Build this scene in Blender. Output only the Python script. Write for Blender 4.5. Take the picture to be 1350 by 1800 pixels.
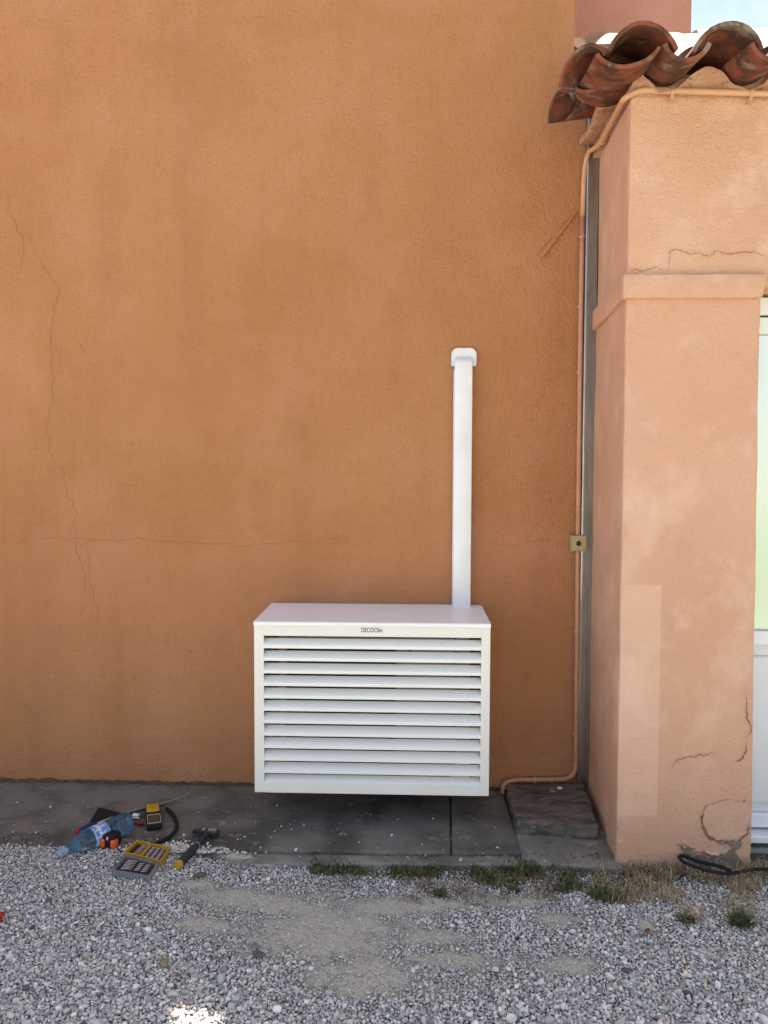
import bpy, bmesh, math, random
import numpy as np
from mathutils import Vector, Matrix, noise
R = math.radians
random.seed(7); rng = np.random.default_rng(7)
for o in list(bpy.data.objects): bpy.data.objects.remove(o)
SC = bpy.context.scene
COL = SC.collection

# ---------------------------------------------------------------- camera, world, sun, exposure
CAM = Vector((0, -3.8, 1.53))
YAW, PIT, ROL = R(1.91), R(2.76), R(0.2)
cd = bpy.data.cameras.new('camera'); cam = bpy.data.objects.new('camera', cd); COL.objects.link(cam)
cd.sensor_fit = 'HORIZONTAL'; cd.sensor_width = 36; cd.lens = 36; cd.clip_end = 2000
cam.location = CAM
_M = Matrix.Rotation(YAW, 4, 'Z') @ Matrix.Rotation(R(90) - PIT, 4, 'X') @ Matrix.Rotation(ROL, 4, 'Z')
cam.rotation_euler = _M.to_euler()
SC.camera = cam
_B = _M.to_3x3()
def W(px, py, y=None, z=None, x=None):
    "point of the photograph (1350x1800) met with a plane of the place"
    d = _B @ Vector(((px-675)/1350, -(py-900)/1350, -1))
    t = (y-CAM.y)/d.y if y is not None else (z-CAM.z)/d.z if z is not None else (x-CAM.x)/d.x
    return CAM + d*t

SUN_EL, SUN_AZ = 72.8, 15.0        # azimuth measured from +Y towards +X
wd = bpy.data.worlds.new("World"); SC.world = wd; wd.use_nodes = True
nt = wd.node_tree; N = nt.nodes; L = nt.links; N.clear()
sky = N.new('ShaderNodeTexSky'); sky.sky_type = 'NISHITA'; sky.sun_disc = False
sky.sun_elevation = R(SUN_EL); sky.sun_rotation = R(SUN_AZ)
sky.air_density = 1.0; sky.dust_density = .8; sky.ozone_density = 1.0
tc = N.new('ShaderNodeTexCoord'); mp = N.new('ShaderNodeMapping'); mp.inputs['Scale'].default_value = (1.2, 2.2, 3.5)
nz = N.new('ShaderNodeTexNoise'); nz.inputs['Scale'].default_value = 3.0; nz.inputs['Detail'].default_value = 7; nz.inputs['Distortion'].default_value = .6
rp = N.new('ShaderNodeValToRGB'); rp.color_ramp.elements[0].position = .38; rp.color_ramp.elements[1].position = .66
mx = N.new('ShaderNodeMix'); mx.data_type = 'RGBA'; mx.inputs[7].default_value = (4.9, 4.8, 4.6, 1)
ml = N.new('ShaderNodeMath'); ml.operation = 'MULTIPLY'; ml.inputs[1].default_value = .75
bg = N.new('ShaderNodeBackground'); bg.inputs['Strength'].default_value = 0.072
wo = N.new('ShaderNodeOutputWorld')
L.new(tc.outputs['Generated'], mp.inputs[0]); L.new(mp.outputs[0], nz.inputs['Vector']); L.new(nz.outputs[0], rp.inputs[0])
L.new(rp.outputs[0], ml.inputs[0]); L.new(ml.outputs[0], mx.inputs[0]); L.new(sky.outputs[0], mx.inputs[6])
L.new(mx.outputs[2], bg.inputs[0]); L.new(bg.outputs[0], wo.inputs[0])

sd = bpy.data.lights.new('sun', 'SUN'); sd.energy = 5.0; sd.angle = R(.5); sd.color = (1, .94, .84)
sun = bpy.data.objects.new('sun', sd); COL.objects.link(sun)
tosun = Vector((math.sin(R(SUN_AZ))*math.cos(R(SUN_EL)), math.cos(R(SUN_AZ))*math.cos(R(SUN_EL)), math.sin(R(SUN_EL))))
sun.rotation_euler = tosun.to_track_quat('Z', 'Y').to_euler(); sun.location = (2, 4, 12)
SC.view_settings.view_transform = 'Standard'; SC.view_settings.look = 'None'
SC.view_settings.exposure = 1.88; SC.view_settings.gamma = 1

# ---------------------------------------------------------------- materials
def mat(name, col, rough=.8, metal=0, col2=None, vscale=3, vdetail=6, lo=.4, hi=.65, col3=None, scale3=25, lo3=.55, hi3=.7,
        bumps=(), attr=None, spec=.5, stretch=(1,1,1), trans=0, ior=1.45, alpha=None, streak=None, bstretch=(1,1,1), attrmul=False):
    m = bpy.data.materials.new(name); m.use_nodes = True
    t = m.node_tree; n = t.nodes; l = t.links; b = n['Principled BSDF']
    b.inputs['Roughness'].default_value = rough; b.inputs['Metallic'].default_value = metal
    b.inputs['Specular IOR Level'].default_value = spec; b.inputs['IOR'].default_value = ior
    b.inputs['Transmission Weight'].default_value = trans
    g = n.new('ShaderNodeNewGeometry')
    def vec(s):
        q = n.new('ShaderNodeMapping'); q.inputs['Scale'].default_value = s; l.new(g.outputs['Position'], q.inputs[0]); return q.outputs[0]
    c = None
    base = n.new('ShaderNodeRGB'); base.outputs[0].default_value = (*col, 1); c = base.outputs[0]
    if attr:
        a = n.new('ShaderNodeAttribute'); a.attribute_name = attr; c = a.outputs['Color']
    def mixin(c, colx, sc, lo, hi, det, st):
        q = n.new('ShaderNodeTexNoise'); q.inputs['Scale'].default_value = sc; q.inputs['Detail'].default_value = det
        q.inputs['Roughness'].default_value = .6
        l.new(vec(st), q.inputs['Vector'])
        r = n.new('ShaderNodeValToRGB'); r.color_ramp.elements[0].position = lo; r.color_ramp.elements[1].position = hi
        l.new(q.outputs[0], r.inputs[0])
        x = n.new('ShaderNodeMix'); x.data_type = 'RGBA'; l.new(r.outputs[0], x.inputs[0]); l.new(c, x.inputs[6]); x.inputs[7].default_value = (*colx, 1)
        return x.outputs[2]
    if col2: c = mixin(c, col2, vscale, lo, hi, vdetail, stretch)
    if streak: c = mixin(c, streak, 1.0, .50, .80, 8, (5, 5, .45)); c = mixin(c, tuple(q*1.0 for q in streak), 14, .60, .78, 8, (1, 1, 1.6))
    if col3: c = mixin(c, col3, scale3, lo3, hi3, 5, stretch)
    l.new(c, b.inputs['Base Color'])
    prev = None
    for bb in bumps:
        kind, sc, dist, stg = bb[:4]
        if kind == 'n':
            q = n.new('ShaderNodeTexNoise'); q.inputs['Scale'].default_value = sc; q.inputs['Detail'].default_value = 4; q.inputs['Roughness'].default_value = .6
        else:
            q = n.new('ShaderNodeTexVoronoi'); q.inputs['Scale'].default_value = sc
        l.new(vec(bb[4] if len(bb) > 4 else bstretch), q.inputs['Vector'])
        bp = n.new('ShaderNodeBump'); bp.inputs['Distance'].default_value = dist; bp.inputs['Strength'].default_value = stg
        l.new(q.outputs[0], bp.inputs['Height'])
        if prev: l.new(prev, bp.inputs['Normal'])
        prev = bp.outputs[0]
    if prev: l.new(prev, b.inputs['Normal'])
    return m
STUCCO_B = (('n', 9, .016, .4), ('n', 55, .013, .75), ('n', 150, .008, 1), ('n', 40, .012, .5, (1, 1, .3)), ('n', 17, .012, .35, (.4, 1, 1.7)))
M = {}
M['wall'] = mat('orange stucco', (.512, .236, .106), .92, col2=(.460, .202, .086), vscale=.9, vdetail=9, lo=.38, hi=.66, col3=(.555, .265, .145), scale3=2.2, lo3=.46, hi3=.80, bumps=STUCCO_B, spec=.2, streak=(.435, .195, .092))
STUCCO_P = (('n', 9, .016, .4), ('n', 55, .012, .6), ('n', 150, .006, .9), ('n', 17, .010, .3, (.6, 1, 1.5)))
M['pier'] = mat('peach stucco', (.665, .390, .265), .92, col2=(.62, .345, .225), vscale=1.6, vdetail=9, lo=.38, hi=.66, col3=(.74, .47, .345), scale3=4, lo3=.5, hi3=.7, bumps=STUCCO_P, spec=.2)
def repaint(m, boxes, col, amt):
    t = m.node_tree; n = t.nodes; l = t.links; b = n['Principled BSDF']; src = b.inputs['Base Color'].links[0].from_socket
    g = n.new('ShaderNodeNewGeometry'); q = n.new('ShaderNodeTexNoise'); q.inputs['Scale'].default_value = 22; q.inputs['Detail'].default_value = 5; l.new(g.outputs['Position'], q.inputs['Vector'])
    mm = n.new('ShaderNodeVectorMath'); mm.operation = 'MULTIPLY_ADD'; l.new(q.outputs['Color'], mm.inputs[0]); mm.inputs[1].default_value = (.008,)*3; l.new(g.outputs['Position'], mm.inputs[2])
    sp = n.new('ShaderNodeSeparateXYZ'); l.new(mm.outputs[0], sp.inputs[0])
    for bx, cc in zip(boxes, col):
        cur = None
        for ax in range(3):
            for v, sg in ((bx[2*ax], 1), (bx[2*ax+1], -1)):
                a = n.new('ShaderNodeMapRange'); l.new(sp.outputs[ax], a.inputs[0])
                a.inputs[1].default_value = v-.003*sg; a.inputs[2].default_value = v+.003*sg; a.inputs[3].default_value = 0; a.inputs[4].default_value = 1
                if cur is None: cur = a.outputs[0]
                else:
                    k = n.new('ShaderNodeMath'); k.operation = 'MULTIPLY'; l.new(cur, k.inputs[0]); l.new(a.outputs[0], k.inputs[1]); cur = k.outputs[0]
        k = n.new('ShaderNodeMath'); k.operation = 'MULTIPLY'; k.inputs[1].default_value = amt; l.new(cur, k.inputs[0])
        x = n.new('ShaderNodeMix'); x.data_type = 'RGBA'; l.new(k.outputs[0], x.inputs[0]); l.new(src, x.inputs[6]); x.inputs[7].default_value = (*cc, 1); src = x.outputs[2]
    l.new(src, b.inputs['Base Color'])
_a, _b = W(1080, 1026, y=-.7), W(1156, 1432, y=-.7)
repaint(M['pier'], [(.7, _b.x, -1, -.69, _b.z, _a.z), (.7, 1.05, -.693, 0, 2.31, 2.465), (1.05, 1.5, -1, -.60, -.3, .36)], [(.78, .51, .38), (.66, .40, .30), (.60, .36, .25)], .5)
M['patch'] = mat('fresh peach paint', (.70, .43, .275), .9, col2=(.72, .46, .32), vscale=5, bumps=STUCCO_B, spec=.2)
M['sidepatch'] = mat('pink peach paint', (.64, .375, .25), .9, col2=(.60, .34, .22), vscale=4, bumps=STUCCO_B, spec=.2)
M['pink'] = mat('pink stucco', (.64, .335, .265), .92, col2=(.58, .29, .225), vscale=2, bumps=STUCCO_B, spec=.2)
M['render'] = mat('bare render', (.20, .15, .11), .95, col2=(.30, .24, .18), vscale=30, col3=(.09, .08, .065), scale3=60, bumps=(('n', 90, .006, 1), ('n', 30, .01, .6)), spec=.2)
M['crack'] = mat('crack dirt', (.24, .12, .065), .95)
M['crackl'] = mat('faint crack', (.33, .15, .068), .95)
M['lip'] = mat('flake edge', (.70, .45, .31), .9)
M['cream'] = mat('cream powder coat', (.84, .81, .745), .42, col2=(.81, .775, .70), vscale=3, stretch=(1, 1, .5), spec=.4, bumps=(('n', 900, .0004, .3),))
M['creamdark'] = mat('off white coat', (.88, .865, .82), .45, spec=.4)
M['lidlit'] = mat('sky-lightened lid coat', (.90, .90, .89), .4)  # lid made paler than the cream cover, standing in for sky light on top
M['pvc'] = mat('white pvc', (.80, .80, .82), .35, col2=(.74, .74, .76), vscale=6, spec=.5)
M['acbody'] = mat('shade-darkened unit enamel', (.22, .21, .20), .5)  # white body coloured dark grey so the gaps between slats look shaded
M['black'] = mat('black plastic', (.012, .012, .013), .45)
M['blackmatt'] = mat('black rubber', (.014, .014, .016), .75, spec=.25, bumps=(('n', 300, .001, .4),))
M['ink'] = mat('logo ink', (.03, .03, .035), .6)
M['pipe'] = mat('orange painted copper', (.50, .235, .135), .55, col2=(.56, .28, .17), vscale=14, bumps=(('n', 60, .001, .5),))
M['pipe2'] = mat('peach painted copper', (.60, .34, .20), .55, col2=(.55, .30, .17), vscale=14, bumps=(('n', 60, .001, .5),))
M['zinc'] = mat('dull zinc', (.36, .36, .35), .36, 1, col2=(.27, .27, .25), vscale=5, stretch=(6, 6, 1))
M['brass'] = mat('beige enamel', (.42, .34, .17), .5, col2=(.36, .29, .13), vscale=40)
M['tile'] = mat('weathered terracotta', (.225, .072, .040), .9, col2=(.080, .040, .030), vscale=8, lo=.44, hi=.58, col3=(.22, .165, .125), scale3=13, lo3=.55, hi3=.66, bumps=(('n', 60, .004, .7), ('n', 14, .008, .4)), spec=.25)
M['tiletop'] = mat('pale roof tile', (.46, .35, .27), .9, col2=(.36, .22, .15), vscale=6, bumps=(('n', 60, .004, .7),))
M['mortar'] = mat('eave mortar', (.46, .255, .155), .95, col2=(.56, .33, .21), vscale=14, col3=(.16, .12, .08), scale3=40, bumps=(('n', 45, .010, .9), ('n', 160, .003, .8)), spec=.2)
M['slab'] = mat('old concrete slab', (.18, .162, .138), .9, col2=(.085, .077, .066), vscale=4, vdetail=9, lo=.42, hi=.60, col3=(.26, .235, .20), scale3=16, lo3=.56, hi3=.74, bumps=(('n', 14, .006, .5, (1, 3, 1)), ('n', 120, .003, .8)), spec=.3)
M['kerb'] = mat('worn concrete strip', (.27, .25, .215), .9, col2=(.14, .13, .112), vscale=6, vdetail=9, col3=(.36, .33, .28), scale3=14, lo3=.56, hi3=.75, bumps=(('n', 20, .006, .5), ('n', 130, .003, .8)), spec=.3)
M['stone'] = mat('rough grey stone', (.19, .16, .13), .92, col2=(.075, .063, .052), vscale=9, stretch=(1, 2.6, 2), col3=(.26, .225, .19), scale3=22, lo3=.58, hi3=.74, bumps=(('n', 18, .02, .8, (1, 3, 2)), ('n', 90, .006, .8)), spec=.25)
M['gravel'] = mat('gravel stones', (.3, .3, .3), .85, attr='tone', bumps=(('n', 400, .0012, .5),), spec=.3)
M['leaf'] = mat('grass blades', (.1, .1, .05), .75, attr='tone', spec=.3)
M['sand'] = mat('dusty ground', (.2, .2, .2), .95, attr='tone', col3=(.30, .285, .25), scale3=130, lo3=.50, hi3=.66, bumps=(('n', 45, .008, .6), ('n', 240, .004, 1)), spec=.2)
M['far'] = mat('gravel yard', (.46, .43, .37), .95, col2=(.50, .46, .38), vscale=1.5, col3=(.30, .28, .24), scale3=70, lo3=.5, hi3=.62, bumps=(('v', 60, .01, .9),), spec=.2)
M['lawn'] = mat('lawn', (.12, .19, .045), .9, col2=(.20, .26, .09), vscale=2, bumps=(('n', 60, .03, 1),))
M['upvc'] = mat('white door frame', (.80, .82, .84), .3)
M['upvc2'] = mat('grey white door panel', (.70, .72, .74), .35)
M['sill'] = mat('greenish sill', (.36, .37, .31), .7, col2=(.28, .28, .23), vscale=8)
M['glass'] = mat('door glass', (.74, .78, .76), .22, 0, spec=.9)
M['glass'].node_tree.nodes['Principled BSDF'].inputs['Metallic'].default_value = .45
M['yellow'] = mat('yellow plastic', (.52, .29, .02), .5, col2=(.36, .20, .03), vscale=60, lo=.5, hi=.7)
M['orange'] = mat('orange plastic', (.80, .13, .02), .4)
M['red'] = mat('red plastic', (.45, .012, .012), .35)
M['darkred'] = mat('dark red grip', (.16, .012, .015), .5)
M['blue'] = mat('navy plastic', (.012, .02, .12), .35)
M['steel'] = mat('tool steel', (.55, .55, .56), .3, 1)
M['steeld'] = mat('dark steel', (.10, .10, .11), .45, .8, col2=(.05, .05, .05), vscale=60)
M['grip'] = mat('charcoal grip', (.028, .03, .034), .65, bumps=(('n', 200, .0008, .5),))
M['greytext'] = mat('grey sticker', (.50, .50, .50), .6)
M['screen'] = mat('meter screen', (.05, .055, .05), .2)
M['wire'] = mat('green yellow wire', (.30, .34, .10), .5)
M['white'] = mat('white scrap', (.75, .75, .73), .6)
M['brownleaf'] = mat('dead leaf', (.22, .10, .045), .85, col2=(.15, .07, .03), vscale=40)
def clearmat(name, tint, fac, rough=.08):
    m = bpy.data.materials.new(name); m.use_nodes = True; t = m.node_tree; n = t.nodes; l = t.links
    b = n['Principled BSDF']; b.inputs['Base Color'].default_value = (*tint, 1); b.inputs['Roughness'].default_value = rough
    tr = n.new('ShaderNodeBsdfTransparent'); tr.inputs[0].default_value = (*[min(1, .72+c*.36) for c in tint], 1)
    fr = n.new('ShaderNodeFresnel'); fr.inputs[0].default_value = 1.5
    ad = n.new('ShaderNodeMath'); ad.operation = 'ADD'; ad.inputs[1].default_value = fac; ad.use_clamp = True
    mi = n.new('ShaderNodeMixShader'); l.new(fr.outputs[0], ad.inputs[0]); l.new(ad.outputs[0], mi.inputs[0])
    l.new(tr.outputs[0], mi.inputs[1]); l.new(b.outputs[0], mi.inputs[2]); l.new(mi.outputs[0], n['Material Output'].inputs[0])
    return m
M['pet'] = clearmat('blue clear plastic', (.24, .40, .54), .06)
M['petcap'] = clearmat('clear blue cap', (.45, .62, .75), .45, .3)
M['lid'] = clearmat('clear case lid', (.42, .43, .46), .22)

# ---------------------------------------------------------------- helpers
def link(name, bm, m, parent=None, smooth=False, sharp=None):
    me = bpy.data.meshes.new(name)
    if isinstance(bm, bmesh.types.BMesh):
        bmesh.ops.recalc_face_normals(bm, faces=bm.faces); bm.to_mesh(me); bm.free()
    else: me.from_pydata(*bm)
    for mm in (m if isinstance(m, (list, tuple)) else [m]): me.materials.append(M[mm] if isinstance(mm, str) else mm)
    if smooth: me.polygons.foreach_set('use_smooth', [True]*len(me.polygons))
    if sharp: me.set_sharp_from_angle(angle=R(sharp))
    o = bpy.data.objects.new(name, me); COL.objects.link(o)
    if parent is not None:
        o.parent = parent; o.matrix_parent_inverse = Matrix.Translation(parent.location).inverted() if parent.type == 'EMPTY' else Matrix.Identity(4)
        if parent.type != 'EMPTY': pass
    return o
def tag(o, label=None, cat=None, group=None, kind=None):
    if label: o['label'] = label
    if cat: o['category'] = cat
    if group: o['group'] = group
    if kind: o['kind'] = kind
    return o
def thing(name, loc, label, cat, group=None):
    o = bpy.data.objects.new(name, None); COL.objects.link(o); o.location = loc; o.empty_display_size = .1
    return tag(o, label, cat, group)
def part(name, bm, m, parent, label=None, **k):
    o = link(name, bm, m, parent, **k)
    if parent.type == 'EMPTY': parent['_l'] = 1
    if label: o['label'] = label
    return o
def box(bm, x0, x1, y0, y1, z0, z1, bev=0, seg=1):
    r = bmesh.ops.create_cube(bm, size=1)['verts']
    for v in r:
        v.co = Vector((x0 if v.co.x < 0 else x1, y0 if v.co.y < 0 else y1, z0 if v.co.z < 0 else z1))
    if bev:
        es = {e for v in r for e in v.link_edges}
        bmesh.ops.bevel(bm, geom=list(es), offset=bev, segments=seg, affect='EDGES', profile=.5)
    return bm
def B(*a, **k): return box(bmesh.new(), *a, **k)
def xform(bm, mtx):
    bmesh.ops.transform(bm, matrix=mtx, verts=bm.verts); return bm
def nz3(p, s, a, seed=0):
    q = Vector(p)*s + Vector((seed*7.3, seed*3.1, seed*5.7))
    return noise.noise_vector(q)*a
def rough_box(x0, x1, y0, y1, z0, z1, step=.04, amp=.002, sc=5, bev=.006, skew=None, seed=0, fine=0):
    bm = bmesh.new(); box(bm, x0, x1, y0, y1, z0, z1)
    def cut(axis, a, b):
        n = max(1, int((b-a)/step)); nrm = Vector([1 if i == axis else 0 for i in range(3)])
        for k in range(1, n):
            co = Vector((0, 0, 0)); co[axis] = a + (b-a)*k/n
            bmesh.ops.bisect_plane(bm, geom=bm.verts[:]+bm.edges[:]+bm.faces[:], plane_co=co, plane_no=nrm)
    if bev:
        bmesh.ops.bevel(bm, geom=bm.edges[:], offset=bev, segments=2, affect='EDGES', profile=.5)
    cut(0, x0, x1); cut(1, y0, y1); cut(2, z0, z1)
    for v in bm.verts:
        if skew: v.co = skew(v.co.copy())
    for v in bm.verts:
        v.co += nz3(v.co, sc, amp, seed) + (nz3(v.co, sc*6, fine, seed) if fine else Vector())
    return bm
def frames(pts):
    P = [Vector(p) for p in pts]; T = []
    for i in range(len(P)):
        a = P[max(0, i-1)]; b = P[min(len(P)-1, i+1)]; T.append((b-a).normalized())
    up = Vector((0, 0, 1)) if abs(T[0].z) < .9 else Vector((0, 1, 0))
    n = (up - T[0]*up.dot(T[0])).normalized(); out = []
    for t in T:
        n = (n - t*n.dot(t)).normalized(); out.append((t, n, t.cross(n)))
    return P, out
def tube(bm, pts, r, seg=10, flat=1.0, cap=True):
    P, F = frames(pts); rings = []
    for i, (p, (t, n, b)) in enumerate(zip(P, F)):
        rr = r[i] if isinstance(r, (list, tuple)) else r
        rings.append([bm.verts.new(p + n*math.cos(2*math.pi*k/seg)*rr*flat + b*math.sin(2*math.pi*k/seg)*rr) for k in range(seg)])
    for a, c in zip(rings, rings[1:]):
        for k in range(seg): bm.faces.new((a[k], a[(k+1) % seg], c[(k+1) % seg], c[k]))
    if cap: bm.faces.new(rings[0][::-1]); bm.faces.new(rings[-1])
    return bm
def smoothpath(pts, n=8):
    P = [Vector(p) for p in pts]; out = []
    for i in range(len(P)-1):
        a = P[max(0, i-1)]; b = P[i]; c = P[i+1]; d = P[min(len(P)-1, i+2)]
        for k in range(n):
            t = k/n; out.append(.5*((2*b)+(c-a)*t+(2*a-5*b+4*c-d)*t*t+(3*b-a-3*c+d)*t**3))
    out.append(P[-1]); return out
def roundpath(pts, rad, n=6):
    P = [Vector(p) for p in pts]; out = [P[0]]
    for i in range(1, len(P)-1):
        a = (P[i-1]-P[i]); b = (P[i+1]-P[i]); r = min(rad, a.length*.45, b.length*.45)
        A = P[i]+a.normalized()*r; D = P[i]+b.normalized()*r
        for k in range(n+1):
            t = k/n; out.append(A*(1-t)**2 + P[i]*2*t*(1-t) + D*t*t)
    out.append(P[-1]); return out
def prism(bm, poly, axis, a, b):
    "poly: list of 2D points; extruded along axis from a to b"
    def mk(p, h): c = list(p); c.insert(axis, h); return bm.verts.new(c)
    A = [mk(p, a) for p in poly]; D = [mk(p, b) for p in poly]
    bm.faces.new(A); bm.faces.new(D[::-1])
    for i in range(len(poly)): bm.faces.new((A[i], A[(i+1) % len(poly)], D[(i+1) % len(poly)], D[i]))
    return bm
def lathe(prof, seg=24):
    "prof: (x along, r) ; axis X"
    bm = bmesh.new(); rings = []
    for x, r in prof: rings.append([bm.verts.new((x, r*math.cos(2*math.pi*k/seg), r*math.sin(2*math.pi*k/seg))) for k in range(seg)])
    for a, c in zip(rings, rings[1:]):
        for k in range(seg): bm.faces.new((a[k], a[(k+1) % seg], c[(k+1) % seg], c[k]))
    return bm
def aim(a, b, up=(0, 0, 1)):
    "matrix taking +X from a to b"
    a = Vector(a); b = Vector(b); x = (b-a).normalized(); u = Vector(up); y = u.cross(x).normalized(); z = x.cross(y)
    m = Matrix((x, y, z)).transposed().to_4x4(); m.translation = a; return m
def refine(pts, amp, k=4, seed=0):
    rnd = random.Random(seed); P = [Vector(p) for p in pts]
    for _ in range(k):
        Q = [P[0]]
        for a, b in zip(P, P[1:]):
            mid = (a+b)/2; L_ = (b-a).length
            if L_ > .012: Q.append(mid + Vector((rnd.gauss(0, 1), 0, rnd.gauss(0, 1)))*L_*amp)
            Q.append(b)
        P = Q
    return P
def ribbon(P, w, nrm=(0, -1, 0), seed=0, taper=True):
    "thin raised ragged strip along a polyline on a wall"
    rnd = random.Random(seed); bm = bmesh.new(); nrm = Vector(nrm); L_ = []; n = len(P)
    for i, p in enumerate(P):
        t = (P[min(n-1, i+1)]-P[max(0, i-1)]).normalized(); s = t.cross(nrm).normalized()
        e = min(1, 4*min(i, n-1-i)/n+.15) if taper else 1
        ww = w*e*rnd.uniform(.35, 1.5)/2
        L_.append((bm.verts.new(p+s*ww), bm.verts.new(p+nrm*.0012), bm.verts.new(p-s*ww)))
    for a, b in zip(L_, L_[1:]):
        bm.faces.new((a[0], b[0], b[1], a[1])); bm.faces.new((a[1], b[1], b[2], a[2]))
    return bm

# ---------------------------------------------------------------- ground
GZ = -.075; SZ = -.045
def vnoise(x, y, s, seed=0):
    x = x*s+seed*17.13; y = y*s+seed*9.71
    xi = np.floor(x).astype(np.int64); yi = np.floor(y).astype(np.int64); fx = x-xi; fy = y-yi
    fx = fx*fx*(3-2*fx); fy = fy*fy*(3-2*fy)
    def h(a, b):
        n = (a*374761393 + b*668265263 + seed*1442695) & 0xffffffff
        n = ((n ^ (n >> 13))*1274126177) & 0xffffffff
        return ((n ^ (n >> 16)) & 0xffff)/65535.
    return (h(xi, yi)*(1-fx)+h(xi+1, yi)*fx)*(1-fy)+(h(xi, yi+1)*(1-fx)+h(xi+1, yi+1)*fx)*fy
def fbm(x, y, s, seed=0): return (vnoise(x, y, s, seed)*.5+vnoise(x, y, s*2.1, seed+1)*.3+vnoise(x, y, s*4.3, seed+2)*.2)
BL = [(560, 1640, .34, .20), (640, 1720, .26, .13), (430, 1590, .22, .09), (720, 1590, .25, .06), (800, 1690, .18, .07), (500, 1600, .2, .08), (345, 1568, .10, .035), (255, 1560, .05, .02), (420, 1515, .09, .03), (470, 1525, .08, .03), (900, 1585, .14, .05), (980, 1620, .10, .04), (760, 1650, .2, .07), (1135, 1630, .035, .05), (680, 1600, .18, .05), (80, 1525, .05, .02), (1000, 1700, .12, .05), (350, 1640, .12, .05)]
BLW = [(W(a, b, z=GZ), c, d) for a, b, c, d in BL]
def dust(x, y):
    d = np.zeros_like(x)
    for p, a, b in BLW: d = np.maximum(d, 1.25*np.exp(-(((x-p.x)/a)**2+((y-p.y)/b)**2)))
    return np.clip((d*1.35 + (fbm(x, y, 6, 5)-.5)*1.1 + (fbm(x, y, 45, 15)-.5)*1.4 - .24)*1.0, 0, 1)
def gh(x, y):
    "height of the earth under the stones: level with the slab at the left, dropping a little at the right"
    h = GZ + .030*np.clip((-.35-x)/.5, 0, 1) + (fbm(x, y, 3, 9)-.5)*.014
    return h + np.clip((x-.9)/.4, 0, 1)*.01
def earth():
    xs = np.linspace(-3, 3, 301); ys = np.linspace(-.55, -3.4, 191)
    X, Y = np.meshgrid(xs, ys); D = dust(X, Y); Z = gh(X, Y) + D*.006 + (fbm(X, Y, 25, 3)-.5)*.006
    edge = np.clip(np.minimum(np.minimum(X+3, 3-X), Y+3.4)/.25, 0, 1); Z = Z*edge + (GZ-.01)*(1-edge)
    n = X.size; v = np.stack([X.ravel(), Y.ravel(), Z.ravel()], 1)
    idx = np.arange(n).reshape(X.shape); f = np.stack([idx[:-1, :-1], idx[1:, :-1], idx[1:, 1:], idx[:-1, 1:]], -1).reshape(-1, 4)
    me = bpy.data.meshes.new('ground'); me.from_pydata(v.tolist(), [], f.tolist())
    g = fbm(X, Y, 2.5, 31).ravel(); d = D.ravel()
    tan = np.stack([.55+.06*g, .52+.05*g, .445+.03*g], 1); dk = np.array([[.075, .072, .066]])
    br = np.clip((X.ravel()+.45)/.3, 0, 1)*np.clip((Y.ravel()+.98)/.12, 0, 1)
    c = dk*(1-d[:, None]) + tan*d[:, None]; c = c*(1-.5*br[:, None]) + np.array([[.10, .075, .05]])*.5*br[:, None]
    ca = me.color_attributes.new('tone', 'FLOAT_COLOR', 'POINT'); ca.data.foreach_set('color', np.concatenate([c, np.ones((n, 1))], 1).ravel())
    me.materials.append(M['sand']); me.polygons.foreach_set('use_smooth', [True]*len(me.polygons))
    o = bpy.data.objects.new('ground', me); COL.objects.link(o); tag(o, kind='structure'); return o
earth()
bm = bmesh.new()
for x0, x1, y0, y1 in ((-300, 300, -400, -3.4), (-300, -3, -3.4, 60), (3, 300, -3.4, 60), (-3, 3, -.55, 60)):
    q = [bm.verts.new(p) for p in ((x0, y0, GZ-.012), (x1, y0, GZ-.012), (x1, y1, GZ-.012), (x0, y1, GZ-.012))]; bm.faces.new(q)
tag(link('ground', bm, 'far'), kind='structure')
bm = bmesh.new(); bm.faces.new([bm.verts.new(p) for p in ((2.2, -60, GZ+.01), (60, -60, GZ+.01), (60, -4.2, GZ+.01), (2.2, -4.2, GZ+.01))])
tag(link('lawn', bm, 'lawn'), kind='structure')

# ---------------------------------------------------------------- main building
mb = thing('house', (-.8, .15, 0), 'tall orange stucco house wall with long hairline cracks and a blank face', 'house')
xr = .775
def mainwall():
    x0, x1, z0, z1 = -4.5, 1.0, -.3, 5.2
    bm = bmesh.new(); s = .03; nx = int((x1-x0)/s); nzz = int((z1-z0)/s); V = []
    for j in range(nzz+1):
        row = []
        for i in range(nx+1):
            x = x0+(x1-x0)*i/nx; z = z0+(z1-z0)*j/nzz
            if z > 3.22 and x > xr: x = xr
            y = noise.noise(Vector((x*2.2, 0, z*2.2)))*.005 + noise.noise(Vector((x*9, 3, z*9)))*.0013 - .001
            if z < .0: y -= .008*max(0, noise.noise(Vector((x*12, 8, 1))))
            row.append(bm.verts.new((x, y, z)))
        V.append(row)
    for j in range(nzz):
        for i in range(nx):
            q = [V[j][i], V[j][i+1], V[j+1][i+1], V[j+1][i]]
            if (q[0].co-q[1].co).length < 1e-5 and (q[2].co-q[3].co).length < 1e-5: continue
            bm.faces.new(q)
    bmesh.ops.remove_doubles(bm, verts=bm.verts, dist=1e-5)
    return bm
bm = mainwall()
part('wall', bm, 'wall', mb, smooth=True)
bm = bmesh.new(); box(bm, -4.5, xr-.002, .012, .32, -.3, 5.2)
part('side_wall', bm, 'wall', mb)
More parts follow.
